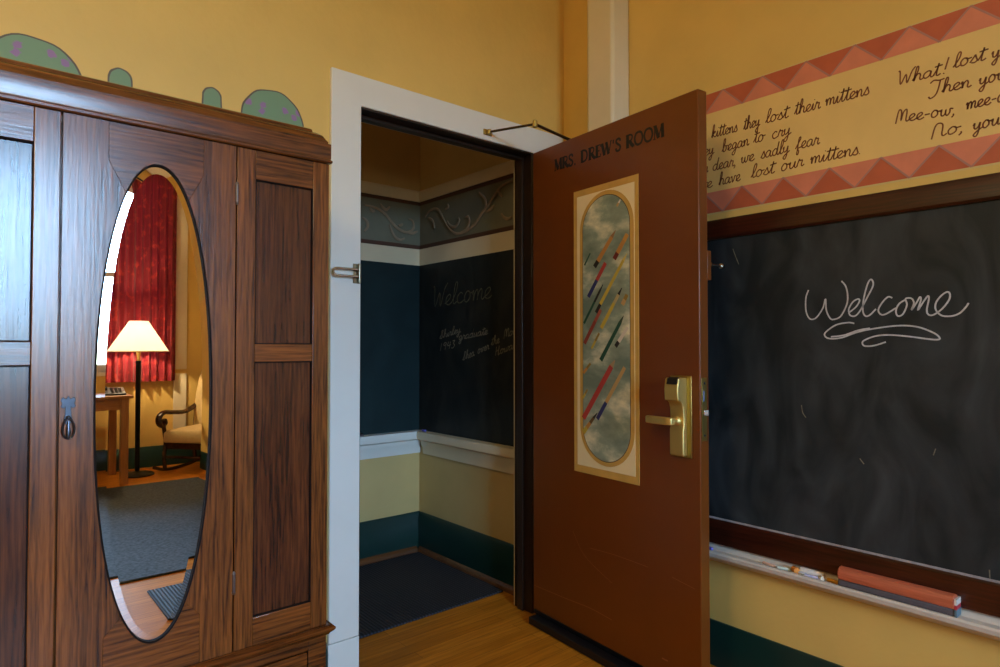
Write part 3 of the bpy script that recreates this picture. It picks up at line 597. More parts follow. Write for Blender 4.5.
# carcass: sides, back, bottom, top
WB = 2.045
mb = MB().box((WXL, WY + .02, 0), (WXL + .02, WB, 1.68)).box((WXR - .02, WY + .02, 0), (WXR, WB, 1.68)).box((WXL + .02, WB - .012, .02), (WXR - .02, WB, 1.68))
mb.box((WXL + .02, WY + .03, .41), (WXR - .02, WB - .012, .43)).box((WXL + .02, WY + .02, 1.66), (WXR - .02, WB - .012, 1.68)).box((WXL + .02, WY + .03, .02), (WXR - .02, WB - .012, .04))
mb.build('carcass', M['oak_v'], wr)
for xd in (.1575, .517): pass
MB().box((.150, WY + .028, .43), (.166, WY + .06, 1.66)).build('divider', M['oak_v'], wr); MB().box((.509, WY + .028, .43), (.525, WY + .06, 1.66)).build('divider', M['oak_v'], wr)
ZD0, ZD1 = .432, 1.678
def framed(name, x0, x1, rails, stl, str_):
    """a frame of stiles and rails holding recessed panels"""
    fr = MB().box((x0, WY, ZD0), (x0 + stl, WY + .022, ZD1)).box((x1 - str_, WY, ZD0), (x1, WY + .022, ZD1)).build(name, M['oak_v'], wr, bevel=.0016)
    for z0, z1 in rails:
        MB().box((x0 + stl, WY + .0006, z0), (x1 - str_, WY + .022, z1)).build('rail', M['oak_h'], fr, bevel=.0014)
    for (a, b), (c_, d) in zip(rails[:-1], rails[1:]):
        MB().box((x0 + stl - .004, WY + .010, b - .004), (x1 - str_ + .004, WY + .018, c_ + .004)).build('recessed_panel', M['oak_p'], fr)
        e = MB()
        for A, B in (((x0 + stl, b), (x1 - str_, b)), ((x0 + stl, c_), (x1 - str_, c_)), ((x0 + stl, b), (x0 + stl, c_)), ((x1 - str_, b), (x1 - str_, c_))):
            e.box((A[0] - .0025, WY + .0025, A[1] - .0025), (B[0] + .0025, WY + .010, B[1] + .0025))
        e.build('panel_bead', M['oakdark'], fr)
    return fr
framed('side_frame', .5185, WXR, [(ZD0, .502), (1.141, 1.186), (1.604, ZD1)], .046, .045)
framed('side_frame', WXL, .1555, [(ZD0, .502), (1.141, 1.190), (1.604, ZD1)], .045, .046)
# mirrored door with oval opening
mx0, mx1 = .1590, .5155; ocx, ocz, oa, ob = .342, 1.0535, .1215, .5455
def oval(t, k=0.0):
    p = 2.12; cx_, sz_ = math.cos(t), math.sin(t)
    e_ = lambda v: math.copysign(abs(v) ** (2 / p), v)
    return ocx + (oa - k) * e_(cx_), ocz + (ob - k) * e_(sz_)
md = MB().box((mx0, WY + .018, ZD0), (mx1, WY + .022, ZD1)).build('mirror_door', M['oak_v'], wr)
sA, sB = .243, .440                                   # seams between the uprights and the middle
def arc(t0, t1, n=60): return [oval(t0 + (t1 - t0) * k / n) for k in range(n + 1)]
rd = math.radians
def piece(name, poly, m): MB().prism([Vector((x, WY, z)) for x, z in poly], (0, .0185, 0)).build(name, m, md, bevel=.0007, seg=1, smooth=True)
tR, tL, bL, bR = rd(59), rd(121), rd(-121), rd(-59)
aR, aL, cL, cR = oval(tR), oval(tL), oval(bL), oval(bR)
piece('top_block', [(sA, ZD1), (sA, 1.592)] + arc(tL, tR) + [(sB, 1.592), (sB, ZD1)], M['oak_h'])
piece('bottom_block', [(sB, ZD0), (sB, .545)] + arc(bR, bL) + [(sA, .545), (sA, ZD0)], M['oak_h'])
piece('door_upright', [(mx0, ZD1), (mx0, ZD0), (sA, ZD0), (sA, .545)] + arc(rd(239), rd(121), 90) + [(sA, 1.592), (sA, ZD1)], M['oak_v'])
piece('door_upright', [(mx1, ZD0), (mx1, ZD1), (sB, ZD1), (sB, 1.592)] + arc(rd(59), rd(-59), 90) + [(sB, .545), (sB, ZD0)], M['oak_v'])
NO = 160
rim = MB(); rr = []
for k in range(NO):
    t = 2 * math.pi * k / NO; a = oval(t, -.0005); b = oval(t, .0035)
    rr.append([Vector((a[0], WY - .002, a[1])), Vector((b[0], WY - .002, b[1])), Vector((b[0], WY + .012, b[1])), Vector((a[0], WY + .012, a[1]))])
rr.append(rr[0]); rim.loft(rr, cap=False).build('mirror_rim', M['oakdark'], md)
inn = [oval(2 * math.pi * k / NO, .0215) for k in range(NO)]; out = [oval(2 * math.pi * k / NO, .0015) for k in range(NO)]
gl = MB(); gl.add([Vector((x, WY + .0035, z)) for x, z in inn], [tuple(range(NO))])
mg = gl.build('mirror_glass', M['mirror'], md, smooth=False)
bv = MB(); bv.add([Vector((x, WY + .0035, z)) for x, z in inn] + [Vector((x, WY + .0043, z)) for x, z in out], [(i, (i + 1) % NO, NO + (i + 1) % NO, NO + i) for i in range(NO)])
bv.build('bevelled_edge', M['mirror'], mg, ang=60)
# pull and hinges
px_ = .1745
pu = MB(); prof = [(-.011, 1.060), (-.0135, 1.067), (-.010, 1.073), (-.004, 1.069), (0, 1.076), (.004, 1.069), (.010, 1.073), (.0135, 1.067), (.011, 1.060), (.0135, 1.053), (.008, 1.049), (.005, 1.052), (.0055, 1.036), (.0075, 1.028), (.0075, 1.020), (0, 1.013), (-.0075, 1.020), (-.0075, 1.028), (-.0055, 1.036), (-.005, 1.052), (-.008, 1.049), (-.0135, 1.053)]
pu.prism([Vector((px_ + x, WY - .003, z)) for x, z in prof], (0, .0028, 0)).lathe([(.0045, 0), (.004, -.008), (.002, -.010)], (px_, WY - .003, 1.030), 12, 'y')
pp = pu.build('pull_plate', M['iron'], md, bevel=.0008)
dr = [(px_ + x, WY - .010 - .002 * (1 - (z - .985) / .045), z) for x, z in ((-.003, 1.028), (-.0085, 1.018), (-.0105, 1.004), (-.0075, .992), (0, .986), (.0075, .992), (.0105, 1.004), (.0085, 1.018), (.003, 1.028))]
MB().tube(smooth_line(dr, 4), .0022, 8).lathe([(.0035, 0), (.0045, .012), (.0025, .026), (.0015, .034)], (px_, WY - .011, .988), 10).build('drop_handle', M['iron'], pp)
for zc in (1.56, .60):
    MB().lathe([(.0035, -.022), (.0035, .022)], (.517, WY - .002, zc), 10).lathe([(.0045, .022), (.002, .028)], (.517, WY - .002, zc), 10).lathe([(.002, -.028), (.0045, -.022)], (.517, WY - .002, zc), 10).build('hinge', paint('old_steel', (130, 122, 120), rough=.35, metal=.9), md)
# cornice: mitred profile around front and both ends; (out, height)
cp = [(0, 1.679), (.004, 1.679), (.007, 1.682), (.007, 1.687), (.003, 1.690), (.004, 1.693), (.004, 1.728), (.004, 1.7325), (-.002, 1.735), (-.002, 1.739), (-.006, 1.745), (-.014, 1.758), (-.026, 1.766), (-.033, 1.768), (-.035, 1.776), (-.040, 1.779)]
def corn(o, z): return [Vector((WXL - o, WB, z)), Vector((WXL - o, WY - o, z)), Vector((WXR + o, WY - o, z)), Vector((WXR + o, WB, z))]
cb = MB().loft([corn(o, z) for o, z in cp], closed=False)
cb.add(corn(*cp[-1]), [(0, 1, 2, 3)]); cb.add(corn(*cp[0]), [(0, 1, 2, 3)])
cb.build('cornice', M['oak_h'], wr, ang=24)
# base: moulding ledge, drawer, plinth
bp_ = [(0, .405), (.004, .405), (.008, .411), (.014, .416), (.018, .421), (.018, .426), (.010, .431), (0, .432)]
cb = MB().loft([corn(o, z) for o, z in bp_], closed=False); cb.build('waist_moulding', M['oak_h'], wr, ang=50)
mb = MB().box((WXL, WY + .002, 0), (WXL + .05, WY + .02, .405)).box((WXR - .05, WY + .002, 0), (WXR, WY + .02, .405)).box((WXL + .05, WY + .002, .375), (WXR - .05, WY + .02, .405)).box((WXL + .05, WY + .002, 0), (WXR - .05, WY + .02, .09)); mb.build('base_frame', M['oak_h'], wr, bevel=.0015)
dw = MB().box((WXL + .053, WY - .002, .093), (WXR - .053, WY + .02, .372)).build('drawer', M['oak_h'], wr, bevel=.004)
for xx in (.13, .54): MB().lathe([(.012, 0), (.008, -.006), (.014, -.018), (.009, -.026), (.001, -.028)], (xx, WY - .002, .24), 16, 'y').build('knob', M['iron'], dw)

# ================================================================== PAINTED BUSHES
# flat painted shapes
def bush(label, cx, cz, r, flare=1.06):
    pts = [(cx + r * flare, 1.83)] + [(cx + r * math.cos(math.pi * k / 24) * (1 + .012 * math.sin(5 * k / 4 + cx * 9)), cz + r * math.sin(math.pi * k / 24) * (1 + .02 * math.sin(k * .9 + cx * 7))) for k in range(25)] + [(cx - r * flare, 1.83)]
    th_ = thing('painted_bush', label, 'wall painting', (cx, YW, 1.84), group='bushes painted on the wall above the wardrobe')
    MB().prism([Vector((x, YW - .0010, z)) for x, z in pts], (0, .0008, 0)).build('outline', M['bushline'], th_, smooth=False)
    MB().prism([Vector((cx + (x - cx) * (1 - .0045 / r), YW - .0018, z - .0045)) for x, z in pts], (0, .0007, 0)).build('foliage', M['bush'], th_, smooth=False)
bush('large round green bush painted on the wall at the left end of the wardrobe top', .135, 1.885, .119)
bush('small green bush painted just right of the large left bush', .337, 1.945, .031)
bush('small narrow green bush painted left of the right round bush', .585, 1.958, .029, 1.2)
bush('round green bush with pink blossoms painted above the right end of the wardrobe', .776, 1.923, .105, 1.0)

# ================================================================== VERSE BAND
VY0, VY1 = -.75, 1.665
vf = thing('verse_band', 'cream and pink painted wall band with a handwritten nursery verse above the blackboard', 'wall painting', (XR, .6, 1.68))
NX = (-1, 0, 0)
def wallbox(z0, z1, t0, t1): return MB().box((XR - t1, VY0, z0), (XR - t0, VY1, z1))
wallbox(1.7625, 2.0635, .0002, .0010).build('cream_field', M['band'], vf)
PER = .1525
def border(name, zlo, zhi, apex0, up):
    mb = MB(); mb.box((XR - .0010, VY0, zlo), (XR - .0002, VY1, zhi)); k0 = int((apex0 - VY1) / PER) - 1
    n_ = -1
    for k in range(-40, 41):
        y = apex0 + k * PER
        if y - PER / 2 < VY0 or y + PER / 2 > VY1: continue
        tri = [(y, zhi), (y - PER / 2, zlo), (y + PER / 2, zlo)] if up else [(y, zlo), (y - PER / 2, zhi), (y + PER / 2, zhi)]
        mb.m(1).prism([Vector((XR - .0016, a, b)) for a, b in tri], (.0006, 0, 0))
        for e in (1, 2): mb.m(2).ribbon([Vector((XR, *tri[0])), Vector((XR, *tri[e]))], .0055, NX, .0019)
    mb.build(name, [M['terra'], M['pink'], M['zig']], vf, smooth=False)
border('upper_border', 2.0635, 2.1385, 1.1, True); border('lower_border', 1.6835, 1.7625, 1.105, False)
wallbox(2.1385, 2.1425, .0002, .0010).build('top_line', paint('cream_line', (214, 186, 120)), vf); wallbox(1.678, 1.6835, .0002, .0010).build('bottom_line', paint('cream_line', (214, 186, 120)), vf)
OA, KA, OB, KB = (700, 60), 4.765, (860, 0), 4.171
def verse(words, org, k, xh):
    for t_, a, b in words:
        mb = MB(); word_px(mb, t_, a, b, org, k, 'x', XR, xh, .0041, NX)
        mb.build('painted_word', M['ink'], vf, smooth=False)
verse([('little', (-85, 405), (15, 380)), ('kittens', (55, 372), (178, 340)), ('they', (208, 334), (285, 312)), ('lost', (312, 302), (418, 274)), ('their', (450, 262), (572, 230)), ('mittens', (597, 220), (806, 163))], OA, KA, .0225)
verse([('they', (-20, 467), (66, 446)), ('began', (105, 440), (232, 405)), ('to', (255, 396), (306, 384)), ('cry', (342, 377), (432, 352))], OA, KA, .0225)
verse([('mother', (-70, 560), (38, 533)), ('dear,', (60, 528), (175, 502)), ('we', (195, 493), (258, 478)), ('sadly', (290, 471), (425, 438)), ('fear', (455, 428), (568, 400))], OA, KA, .0225)
verse([('we', (-5, 617), (58, 605)), ('have', (90, 597), (192, 574)), ('lost', (243, 563), (352, 538)), ('our', (385, 531), (492, 503)), ('mittens.', (525, 496), (768, 447))], OA, KA, .0225)
verse([('What!', (155, 356), (368, 304)), ('lost', (388, 285), (520, 250)), ('your', (548, 246), (690, 205))], OB, KB, .0195)
verse([('Then', (300, 396), (460, 362)), ('you', (495, 357), (610, 326))], OB, KB, .0195)
verse([('Mee-ow,', (150, 512), (402, 476)), ('mee-ow', (442, 458), (650, 410))], OB, KB, .0195)
verse([('No,', (300, 575), (438, 548)), ('you', (470, 545), (585, 517))], OB, KB, .0195)

# ================================================================== LARGE BLACKBOARD
cbd = thing('blackboard', 'large wall blackboard with Welcome chalked on it above the chalk tray', 'blackboard', (XR, .5, .54))
BY0, BY1 = -.9, 1.664
MB().box((XR - .008, BY0, .545), (XR - .0005, BY1, 1.582)).build('slate', M['slate'], cbd)
MB().loft([[Vector((XR - p, y, z)) for p, z in ((0.0005, 1.58), (.016, 1.58), (.022, 1.588), (.022, 1.640), (.016, 1.652), (.0005, 1.652))] for y in (BY0, BY1)]).build('top_frame', M['boardwood'], cbd)
MB().loft([[Vector((XR - p, y, z)) for p, z in ((0.0005, .452), (.018, .452), (.018, .535), (.013, .541), (.0005, .541))] for y in (BY0, BY1)]).build('bottom_frame', M['boardwood'], cbd)
dst = MB(); ln = [Vector((XR - .0085 , y, .5415 + .0035 * abs(math.sin(y * 37) * math.sin(y * 11 + 1)))) for y in [BY1 - .02 * i for i in range(100)]]
MB().loft([[Vector((XR - p, y, z)) for p, z in ((.008, .5412), (.0135, .5412), (.0105, .546), (.008, .547))] for y in (BY0, BY1)]).build('dusty_ledge', M['dust'], cbd)
WS = [[(93, 150), (80, 190), (80, 250), (92, 285), (110, 297), (135, 285), (165, 240), (178, 195), (182, 250), (200, 290), (220, 297), (255, 280), (285, 220), (288, 170), (278, 130), (258, 105)],
      [(293, 265), (330, 235), (348, 205), (340, 195), (315, 210), (295, 245), (300, 275), (325, 280), (350, 255), (385, 190), (415, 130), (412, 102), (400, 100), (385, 130), (368, 200), (365, 255), (378, 280), (400, 275), (430, 245)],
      [(512, 190), (490, 185), (460, 215), (442, 250), (455, 272), (480, 270), (530, 240)],
      [(575, 200), (545, 220), (530, 255), (540, 280), (565, 270), (585, 225), (578, 195), (600, 190), (615, 197)],
      [(612, 195), (620, 215), (608, 250), (635, 210), (650, 185), (655, 200), (640, 250), (670, 205), (690, 180), (695, 195), (685, 245), (690, 270), (715, 275), (760, 245), (795, 200), (800, 170), (785, 160), (755, 180), (730, 215), (730, 250), (760, 278), (810, 280), (850, 265), (880, 235), (893, 215)]]
FLR = [[(322, 317), (290, 313), (230, 325), (180, 360), (175, 380), (200, 393), (260, 388), (340, 360), (440, 340), (550, 328), (640, 335), (720, 365), (748, 388), (740, 398), (690, 395), (600, 383), (500, 375), (430, 380), (375, 400), (362, 415), (375, 430), (420, 428), (480, 410)], [(205, 384), (270, 376), (340, 352), (400, 341)]]
def traced_each(strokes, *a):
    for s_ in strokes: traced([s_], *a)
def traced(strokes, org, k, v, wd, name, m, par, plane='x', nrm=NX, lift=.0008):
    f_ = on_x if plane == 'x' else on_y; mb = MB()
    for s_ in strokes: mb.ribbon(smooth_line([f_(org[0] + a / k, org[1] + b / k, v) for a, b in s_], 6), wd, nrm, lift)
    return mb.build(name, m, par, smooth=False)
traced(WS, (790, 260), 5, XR - .008, .0046, 'chalk_word', M['chalk'], cbd)
traced(FLR, (790, 260), 5, XR - .008, .0046, 'chalk_flourish', M['chalk'], cbd)
traced_each([[(100, 148), (108, 170), (118, 195)], [(308, 622), (312, 645), (322, 660)]], (700, 200), 3.033, XR - .008, .003, 'chalk_scratch', M['chalkf'], cbd)
traced_each([[(485, 35), (498, 52)], [(878, 372), (880, 408)], [(715, 5), (708, 25)]], (700, 447), 3.033, XR - .008, .003, 'chalk_scratch', M['chalkf'], cbd)
# chalk tray
tr_ = [(0, 0.387), (.020, 0.389), (.048, 0.403), (.060, 0.415), (.062, 0.427), (.058, 0.4335), (.050, 0.434), (.044, 0.429), (.018, 0.429), (.0, 0.452)]
MB().loft([[Vector((XR - .0005 - p, y, z)) for p, z in tr_] for y in (BY0, BY1)]).build('chalk_tray', M['tray']); tag(bpy.data.objects['chalk_tray'], 'off-white wooden chalk tray along the foot of the large blackboard', 'chalk tray')
# eraser
ea, eb = .842, .532
er = thing('chalkboard_eraser', 'long terracotta topped felt eraser lying in the chalk tray', 'eraser', (XR - .038, (ea + eb) / 2, 0.4345))
MB().box((XR - .058, eb, 0.4345), (XR - .020, ea, 0.455)).build('felt_pad', M['felt'], er, bevel=.004)
MB().loft([[Vector((XR - p, y, z)) for p, z in ((.060, 0.455), (.018, 0.455), (.018, 0.477), (.024, 0.487), (.034, 0.491), (.044, 0.491), (.054, 0.487), (.060, 0.477))] for y in (eb + .004, ea)]).build('wooden_back', M['eraser'], er, bevel=.003)
for z0, z1, m_ in ((0.4345, 0.455, 'eblue'), (0.455, 0.467, 'ered'), (0.467, 0.483, 'ewhite')):
    MB().box((XR - .0595, eb - .002, z0), (XR - .020, eb + .0035, z1)).build('end_label', M[m_], er)
# chalk stubs
def chalk(label, y, off, ln_, ang, rgb, rad=.0048):
    dx, dy = math.sin(ang) * ln_ / 2, math.cos(ang) * ln_ / 2; z = 0.4292 + rad
    o = MB().tube([(XR - off - dx, y - dy, z), (XR - off - dx * .9, y - dy * .9, z), (XR - off + dx * .9, y + dy * .9, z), (XR - off + dx, y + dy, z)], [rad * .82, rad, rad, rad * .92], 12).build('chalk_stick', paint('chalk_%d_%d_%d' % rgb, rgb, rough=.9, vary=.1, scale=80))
    tag(o, label, 'chalk', 'chalk pieces in the tray')
chalk('pale peach chalk stub lying in the tray farthest from the eraser', 1.075, .034, .045, .1, (220, 170, 140))
chalk('mint white chalk piece lying left of the orange chalk stub', 1.022, .036, .04, -.25, (214, 222, 206))
chalk('short thick orange chalk stub in the tray', 0.985, .034, .024, .7, (226, 140, 60), .010)
chalk('pale blue chalk piece lying just right of the orange stub', .955, .038, .036, .2, (196, 208, 222))
chalk('white chalk stick lying along the back of the tray', .935, .021, .075, 0, (236, 224, 214), .0105)
chalk('lavender chalk piece lying in front of the white stick', .925, .041, .05, -.1, (196, 190, 216))
chalk('short cream chalk stub standing between lavender piece and amber chalk', .900, .036, .02, .9, (230, 214, 190), .007)
chalk('amber chalk stub lying against the end of the eraser', .866, .034, .034, .1, (212, 150, 50), .006)
chalk('small violet chalk bit in the tray beside the open door edge', 1.300, .036, .026, .2, (120, 110, 200), .006)

# ================================================================== HALLWAY FITTINGS
hb = thing('blackboard', 'blank green blackboard on the hallway wall facing the doorway', 'blackboard', (1.2, HY, .697))
MB().box((-1.0, HY - .007, .697), (HX, HY - .0005, 1.652)).build('slate', M['slateg'], hb)
hb2 = thing('blackboard', 'hallway blackboard with faint Welcome and signatures chalked on it', 'blackboard', (HX, 2.66, .697))
MB().box((HX - .007, HT + .02, .697), (HX - .0005, HY - .007, 1.652)).build('slate', M['slateh'], hb2)
OH, KH, HP = (415, 270), 6.06, HX - .007
mb = MB(); word_px(mb, 'Welcome', (105, 226), (462, 168), OH, KH, 'x', HP, .055, .0062, NX); mb.build('chalk_word', paint('ghost_chalk', (84, 84, 68), rough=.9, vary=.3, scale=50), hb2, smooth=False)
for ws in ([('Shirley', (150, 418), (275, 378))], [('1943', (148, 492), (245, 468)), ('graduate', (265, 425), (440, 388))], [('Shea', (290, 548), (360, 518)), ('over', (380, 508), (448, 478)), ('the', (462, 458), (512, 440)), ('Moon', (540, 412), (640, 375))], [('Howard', (486, 520), (640, 460))]):
    for t_, a, b in ws:
        mb = MB(); word_px(mb, t_, a, b, OH, KH, 'x', HP, .021, .0042, NX)
        mb.build('chalk_word', M['chalkf'], hb2, smooth=False)
def frieze(label, name, a, b, nrm, strokes, plane, v):
    a, b, n = Vector((*a, 0)), Vector((*b, 0)), Vector((*nrm, 0))
    t_ = thing('scroll_frieze', label, 'wall frieze', ((a + b) / 2) + n * .0004 + Vector((0, 0, 1.747)), group='scroll friezes in the hallway')
    def bar(z0, z1, d): return MB().loft([[p + n * q + Vector((0, 0, z)) for q, z in ((.0004, z0), (d, z0), (d, z1), (.0004, z1))] for p in (a, b)])
    bar(1.770, 2.004, .003).build('sage_field', M['frz'], t_); bar(1.747, 1.770, .006).build('lower_line', M['frzb'], t_); bar(2.004, 2.0238, .006).build('upper_line', M['frzb'], t_)
    f_ = on_x if plane == 'x' else on_y
    for s_ in strokes:
        P = smooth_line([f_(355 + p / 6.06, 170 + q / 6.06, v) + n * .0085 for p, q in s_], 6); N = len(P)
        MB().tube(P, [.003 + .006 * math.sin(math.pi * (.08 + .84 * i / (N - 1))) for i in range(N)], 8, ry=.004).build('scroll_leaf', M['scroll'], t_)
frieze('sage frieze with vine scrolls above the green hallway blackboard', '', (-1.4, HY), (HX, HY), (0, -1),
       [[(55, 215), (95, 222), (130, 235), (180, 270), (220, 320), (260, 360), (310, 380), (350, 355), (345, 310), (318, 298)], [(205, 330), (218, 370), (240, 410), (270, 425), (296, 415)], [(258, 338), (272, 335), (286, 328)], [(150, 205), (165, 228), (185, 242), (206, 224)], [(40, 288), (66, 310), (72, 345), (52, 372)], [(85, 232), (100, 250), (116, 248)], [(310, 380), (345, 385), (375, 372)]], 'y', HY)
frieze('sage frieze with vine scrolls above the hallway blackboard with faint writing', '', (HX, HT + .02), (HX, HY - .006), (-1, 0),
       [[(432, 285), (455, 255), (485, 238), (515, 245), (540, 290), (560, 330)], [(565, 310), (585, 338), (615, 345), (638, 312), (636, 292)], [(560, 330), (590, 368), (630, 388), (690, 368), (740, 320), (775, 265), (815, 215), (850, 160), (890, 105), (930, 78), (965, 65)], [(640, 385), (680, 362), (700, 320), (695, 285), (680, 288)], [(785, 255), (800, 220), (795, 175), (762, 140)], [(800, 255), (830, 240), (852, 215)], [(455, 292), (478, 310), (490, 352)], [(895, 265), (912, 290), (935, 297), (958, 285)], [(555, 240), (572, 228), (570, 208)], [(870, 120), (885, 145), (900, 160)]], 'x', HX)
o = MB().box((.93, 2.335, 0.0005), (2.005, 3.083, .010)).build('doormat', M['mat'], bevel=.003); tag(o, 'black ribbed mat on the hallway floor beyond the doorway', 'doormat', 'black entrance mats')
e2 = thing('chalkboard_eraser', 'dark felt eraser lying on the white chalk rail of the hallway wall', 'eraser', (1.60, HY - .03, .697))
MB().box((1.53, HY - .05, .697), (1.66, HY - .014, .707)).build('felt_pad', M['felt'], e2, bevel=.003); MB().box((1.53, HY - .05, .7072), (1.66, HY - .014, .714)).build('eraser_back', M['letter'], e2, bevel=.003)
o = MB().tube([(HX - .035, 3.02, .7025), (HX - .033, 3.055, .7025)], .0055, 10).build('chalk_stick', paint('chalk_120_110_200', (120, 110, 200))); tag(o, 'small violet chalk on the cream chalk rail in the hallway corner', 'chalk')

# ================================================================== THINGS SEEN IN THE MIRROR
o = MB().box((-1.6, -2.86, .0005), (1.95, -.39, .012)).build('area_rug', M['rug'], bevel=.004); tag(o, 'large blue-grey carpet on the wood floor seen in the mirror', 'rug')
o = MB().box((.695, -.19, .0005), (1.55, .45, .010)).build('doormat', M['mat'], bevel=.003); tag(o, 'small dark mat near the lower tip of the mirror reflection', 'doormat', 'black entrance mats')
# curtain
cu = thing('curtain', 'long red patterned curtain beside the window behind the floor lamp', 'curtain', (1.3, YR + .09, .84))
cx0, cx1, NC = .74, 1.632, 200; top_, bot_ = [], []
def wav(x, k): return YR + .085 + k * (.022 * math.sin(x * 92) + .010 * math.sin(x * 41 + 1))
xs = [cx0 + (cx1 - cx0) * i / NC for i in range(NC + 1)]
rings = [[Vector((x, wav(x, kk), z)) for x in xs] for z, kk in ((.842, 1.1), (1.6, 1.0), (2.4, .8), (3.06, .7))]
cbm = MB().loft(rings, closed=False); cl = cbm.build('drape', M['curtain'], cu, ang=180)
MB().tube([(-.55, YR + .085, 3.085), (1.85, YR + .085, 3.085)], .014, 12).build('curtain_rod', M['black'], cu)
# floor lamp
lx, ly = 1.245, -3.36
lp = thing('floor_lamp', 'lit black floor lamp with a cream cone shade in front of the red curtain', 'lamp', (lx, ly, 0))
MB().lathe([(.14, 0.001), (.14, .012), (.125, .022), (.05, .028), (.02, .04), (.016, .06)], (lx, ly, 0), 40).build('base', M['black'], lp)
MB().lathe([(.021, .05), (.021, 1.02), (.024, 1.03), (.024, 1.05)], (lx, ly, 0), 20).build('pole', M['black'], lp)
MB().lathe([(.014, 1.05), (.016, 1.06), (.016, 1.10), (.02, 1.12), (.02, 1.16)], (lx, ly, 0), 20).build('socket', M['brass'], lp)
sb = MB().lathe([(.250, 1.134), (.078, 1.414)], (lx, ly, 0), 48, cap=False).build('lamp_shade', M['shade'], lp)
MB().lathe([(.2515, 1.132), (.2525, 1.134), (.2515, 1.140), (.2490, 1.140), (.2490, 1.132)], (lx, ly, 0), 48, cap=False).build('shade_trim', M['cream'], sb)
MB().lathe([(.006, 1.16), (.026, 1.19), (.032, 1.23), (.022, 1.262), (.004, 1.272)], (lx, ly, 0), 20).build('bulb', emissive('lit_bulb', (1, .8, .5), 12), lp)
bl = point('floor_lamp_light', (lx, ly, 1.23), FLOOR_LAMP_W, (1, .78, .48), .03); bl.data.use_shadow = True
bpy.data.objects['bulb'].visible_shadow = True
bl.location.z = 1.30; bl.data.shadow_soft_size = .02
# table
tb = thing('side_table', 'honey pine table carrying the black telephone beside the floor lamp', 'table', (.72, -3.25, 0))
MB().box((.28, -3.60, .735), (1.135, -2.95, .760)).build('tabletop', M['pine'], tb, bevel=.004)
for x in (.33, 1.075):
    for y in (-3.555, -3.0): MB().box((x - .03, y - .03, 0), (x + .03, y + .03, .735)).build('leg', M['pinev'], tb, bevel=.003)
for a, b in (((.36, -3.015, .64), (1.045, -2.985, .735)), ((.36, -3.57, .64), (1.045, -3.54, .735)), ((1.06, -3.525, .64), (1.09, -3.03, .735)), ((.315, -3.525, .64), (.345, -3.03, .735))):
    MB().box(a, b).build('apron', M['pine'], tb, bevel=.002)
# telephone
tx, ty = 1.0, -3.14
ph = thing('telephone', 'black desk telephone on the pine table', 'telephone', (tx, ty, .76))
MB().prism([Vector((tx - .10, y, z)) for y, z in ((ty - .09, .7605), (ty + .09, .7605), (ty + .09, .775), (ty - .05, .822), (ty - .09, .822))], (.20, 0, 0)).build('phone_body', M['phone'], ph, bevel=.008)
hs = smooth_line([Vector((tx - .065, ty + .075, .812)), Vector((tx - .065, ty + .05, .838)), Vector((tx - .065, ty, .852)), Vector((tx - .065, ty - .05, .855)), Vector((tx - .065, ty - .08, .836))], 5)
MB().tube(hs, [.022] * 4 + [.014] * (len(hs) - 8) + [.022] * 4, 12).build('handset', M['phone'], ph)
kp = MB()
for i in range(3):
    for j in range(4):
        yy_ = ty + .06 - j * .026; zz_ = .775 + (ty + .09 - yy_) / .14 * .047 + .001
        kp.box((tx - .01 + i * .03, yy_ - .009, zz_ - .003), (tx + .012 + i * .03, yy_ + .009, zz_ + .004))
kp.build('keypad', M['phoneg'], ph)
# outlet and cord
ot = thing('wall_outlet', 'grey wall outlet under the pine table', 'outlet', (.82, YR, .33))
MB().box((.78, YR, .27), (.86, YR + .006, .39)).build('cover_plate', M['outlet'], ot, bevel=.002); MB().box((.805, YR + .006, .34), (.835, YR + .03, .37)).build('plug', M['black'], ot, bevel=.003)
o = MB().tube(smooth_line([Vector((.82, YR + .034, .355)), Vector((.86, YR + .06, .25)), Vector((.94, YR + .065, .10)), Vector((1.06, YR + .07, .02)), Vector((1.16, YR + .11, .006)), Vector((1.185, -3.55, .006)), Vector((1.19, -3.47, .006))], 8), .004, 8).build('power_cord', M['phone']); tag(o, 'black power cord hanging from the outlet under the table to the lamp', 'cord')
# rocking chair, front along local +x
rc = thing('rocking_chair', 'cream upholstered rocking chair with dark curled wooden arms', 'rocking chair', (1.81, -3.31, 0), math.radians(138))
def L3(x, y, z): return Vector((x, y, z))
SW = .225
for s in (-1, 1):
    y = s * (SW + .01)
    pts = smooth_line([L3(.40, y, .075), L3(.25, y, .032), L3(.05, y, .020), L3(-.2, y, .030), L3(-.32, y, .06)], 5)
    MB().tube(pts, .015, 8, ry=.02).build('rocker', M['rock'], rc, local=True)
    MB().tube(smooth_line([L3(.25, y, .04), L3(.265, y, .16), L3(.245, y, .28), L3(.27, y, .42), L3(.275, y, .50)], 5), [.018] * 21, 10).build('front_leg', M['rock'], rc, local=True)
    MB().tube(smooth_line([L3(-.22, y, .035), L3(-.19, y, .2), L3(-.2, y, .36), L3(-.215, y, .56)], 5), .018, 10).build('rear_leg', M['rock'], rc, local=True)
    ar = smooth_line([L3(-.235, y, .60), L3(-.05, y, .545), L3(.15, y, .555), L3(.27, y, .565), L3(.335, y, .535), L3(.345, y, .48), L3(.305, y, .445), L3(.265, y, .465), L3(.275, y, .50)], 6)
    MB().tube(ar, .021, 10, ry=.030).build('arm', M['rock'], rc, local=True)
MB().box((-.20, -SW + .01, .225), (.27, SW - .01, .285)).build('seat_rail', M['rock'], rc, bevel=.008, local=True)
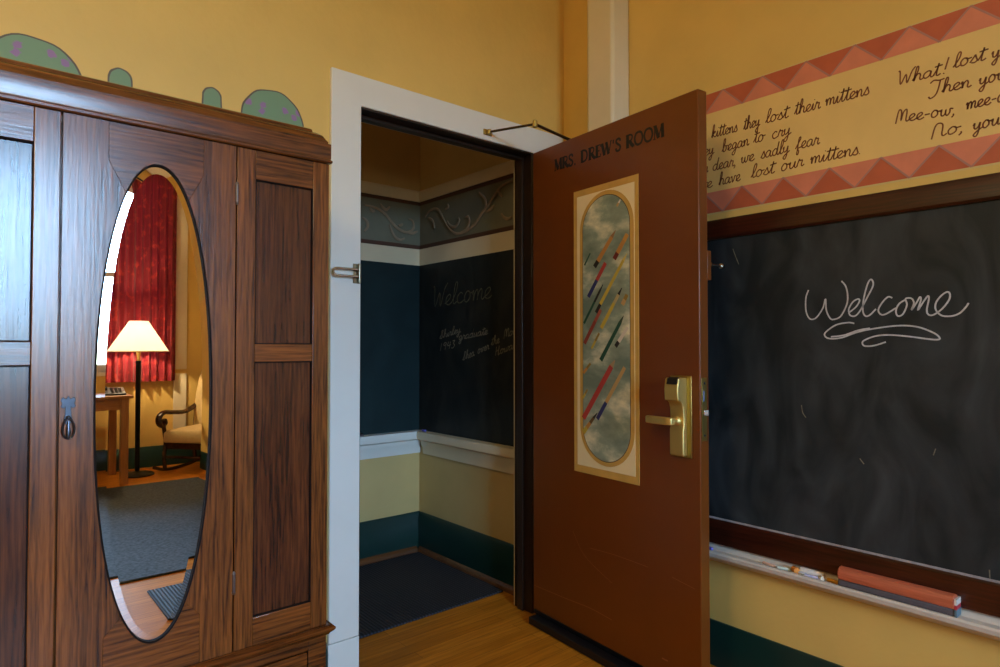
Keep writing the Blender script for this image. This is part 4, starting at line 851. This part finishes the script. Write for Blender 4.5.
MB().loft([[L3(x, s_ * (SW - ins), z) for x, s_ in ((-.21, -1), (.285 - ins * .6, -1), (.285 - ins * .6, 1), (-.21, 1))] for z, ins in ((.285, .004), (.30, -.006), (.375, -.004), (.40, .02), (.408, .06))]).build('seat_cushion', M['uph'], rc, bevel=.012, seg=3, local=True)
back = []
for z, w_, xo, d in ((.36, .236, -.20, .06), (.55, .24, -.215, .075), (.7, .236, -.235, .07), (.85, .22, -.26, .075), (.95, .20, -.275, .065), (.99, .12, -.31, .05), (1.005, .05, -.315, .03)):
    back.append([L3(xo + d * .6, -w_ * .85, z), L3(xo + d, 0, z), L3(xo + d * .6, w_ * .85, z), L3(xo + .02, w_, z), L3(xo - .03, w_ * .8, z), L3(xo - .03, -w_ * .8, z), L3(xo + .02, -w_, z)])
MB().loft(back).build('backrest', M['uph'], rc, ang=70, local=True)
MB().tube([L3(.255, -SW, .15), L3(.255, SW, .15)], .012, 10).build('stretcher', M['rock'], rc, local=True)
# added pendant lamp, unseen, put in for warm light on the upper walls
pd = thing('added_pendant_lamp', 'added unseen opal globe lamp hanging from the room ceiling', 'lamp', (-.85, .4, ZC))
MB().lathe([(.07, 3.299), (.07, 3.28), (.02, 3.27), (.012, 3.26), (.012, 3.09), (.06, 3.07), (.07, 3.03)], (-.85, .4, 0), 28).build('stem', M['brass'], pd)
MB().lathe([(.065, 3.03), (.10, 3.0), (.16, 2.93), (.18, 2.86), (.16, 2.79), (.10, 2.73), (.03, 2.70)], (-.85, .4, 0), 36).build('globe', M['globe'], pd)
pg = point('added_pendant_light', (-.85, .4, 2.66), ADDED_PENDANT_W, WARM, .16)
hp = thing('ceiling_lamp', 'small opal lamp on the hallway ceiling', 'lamp', (.1, 2.65, ZC))
MB().lathe([(.10, 3.299), (.10, 3.27), (.02, 3.26)], (.1, 2.65, 0), 24).build('canopy', M['brass'], hp); MB().lathe([(.09, 3.262), (.14, 3.22), (.12, 3.16), (.03, 3.13)], (.1, 2.65, 0), 24).build('diffuser', M['globe'], hp)
point('hallway_light', (.1, 2.65, 3.05), HALL_W, WARM, .1)
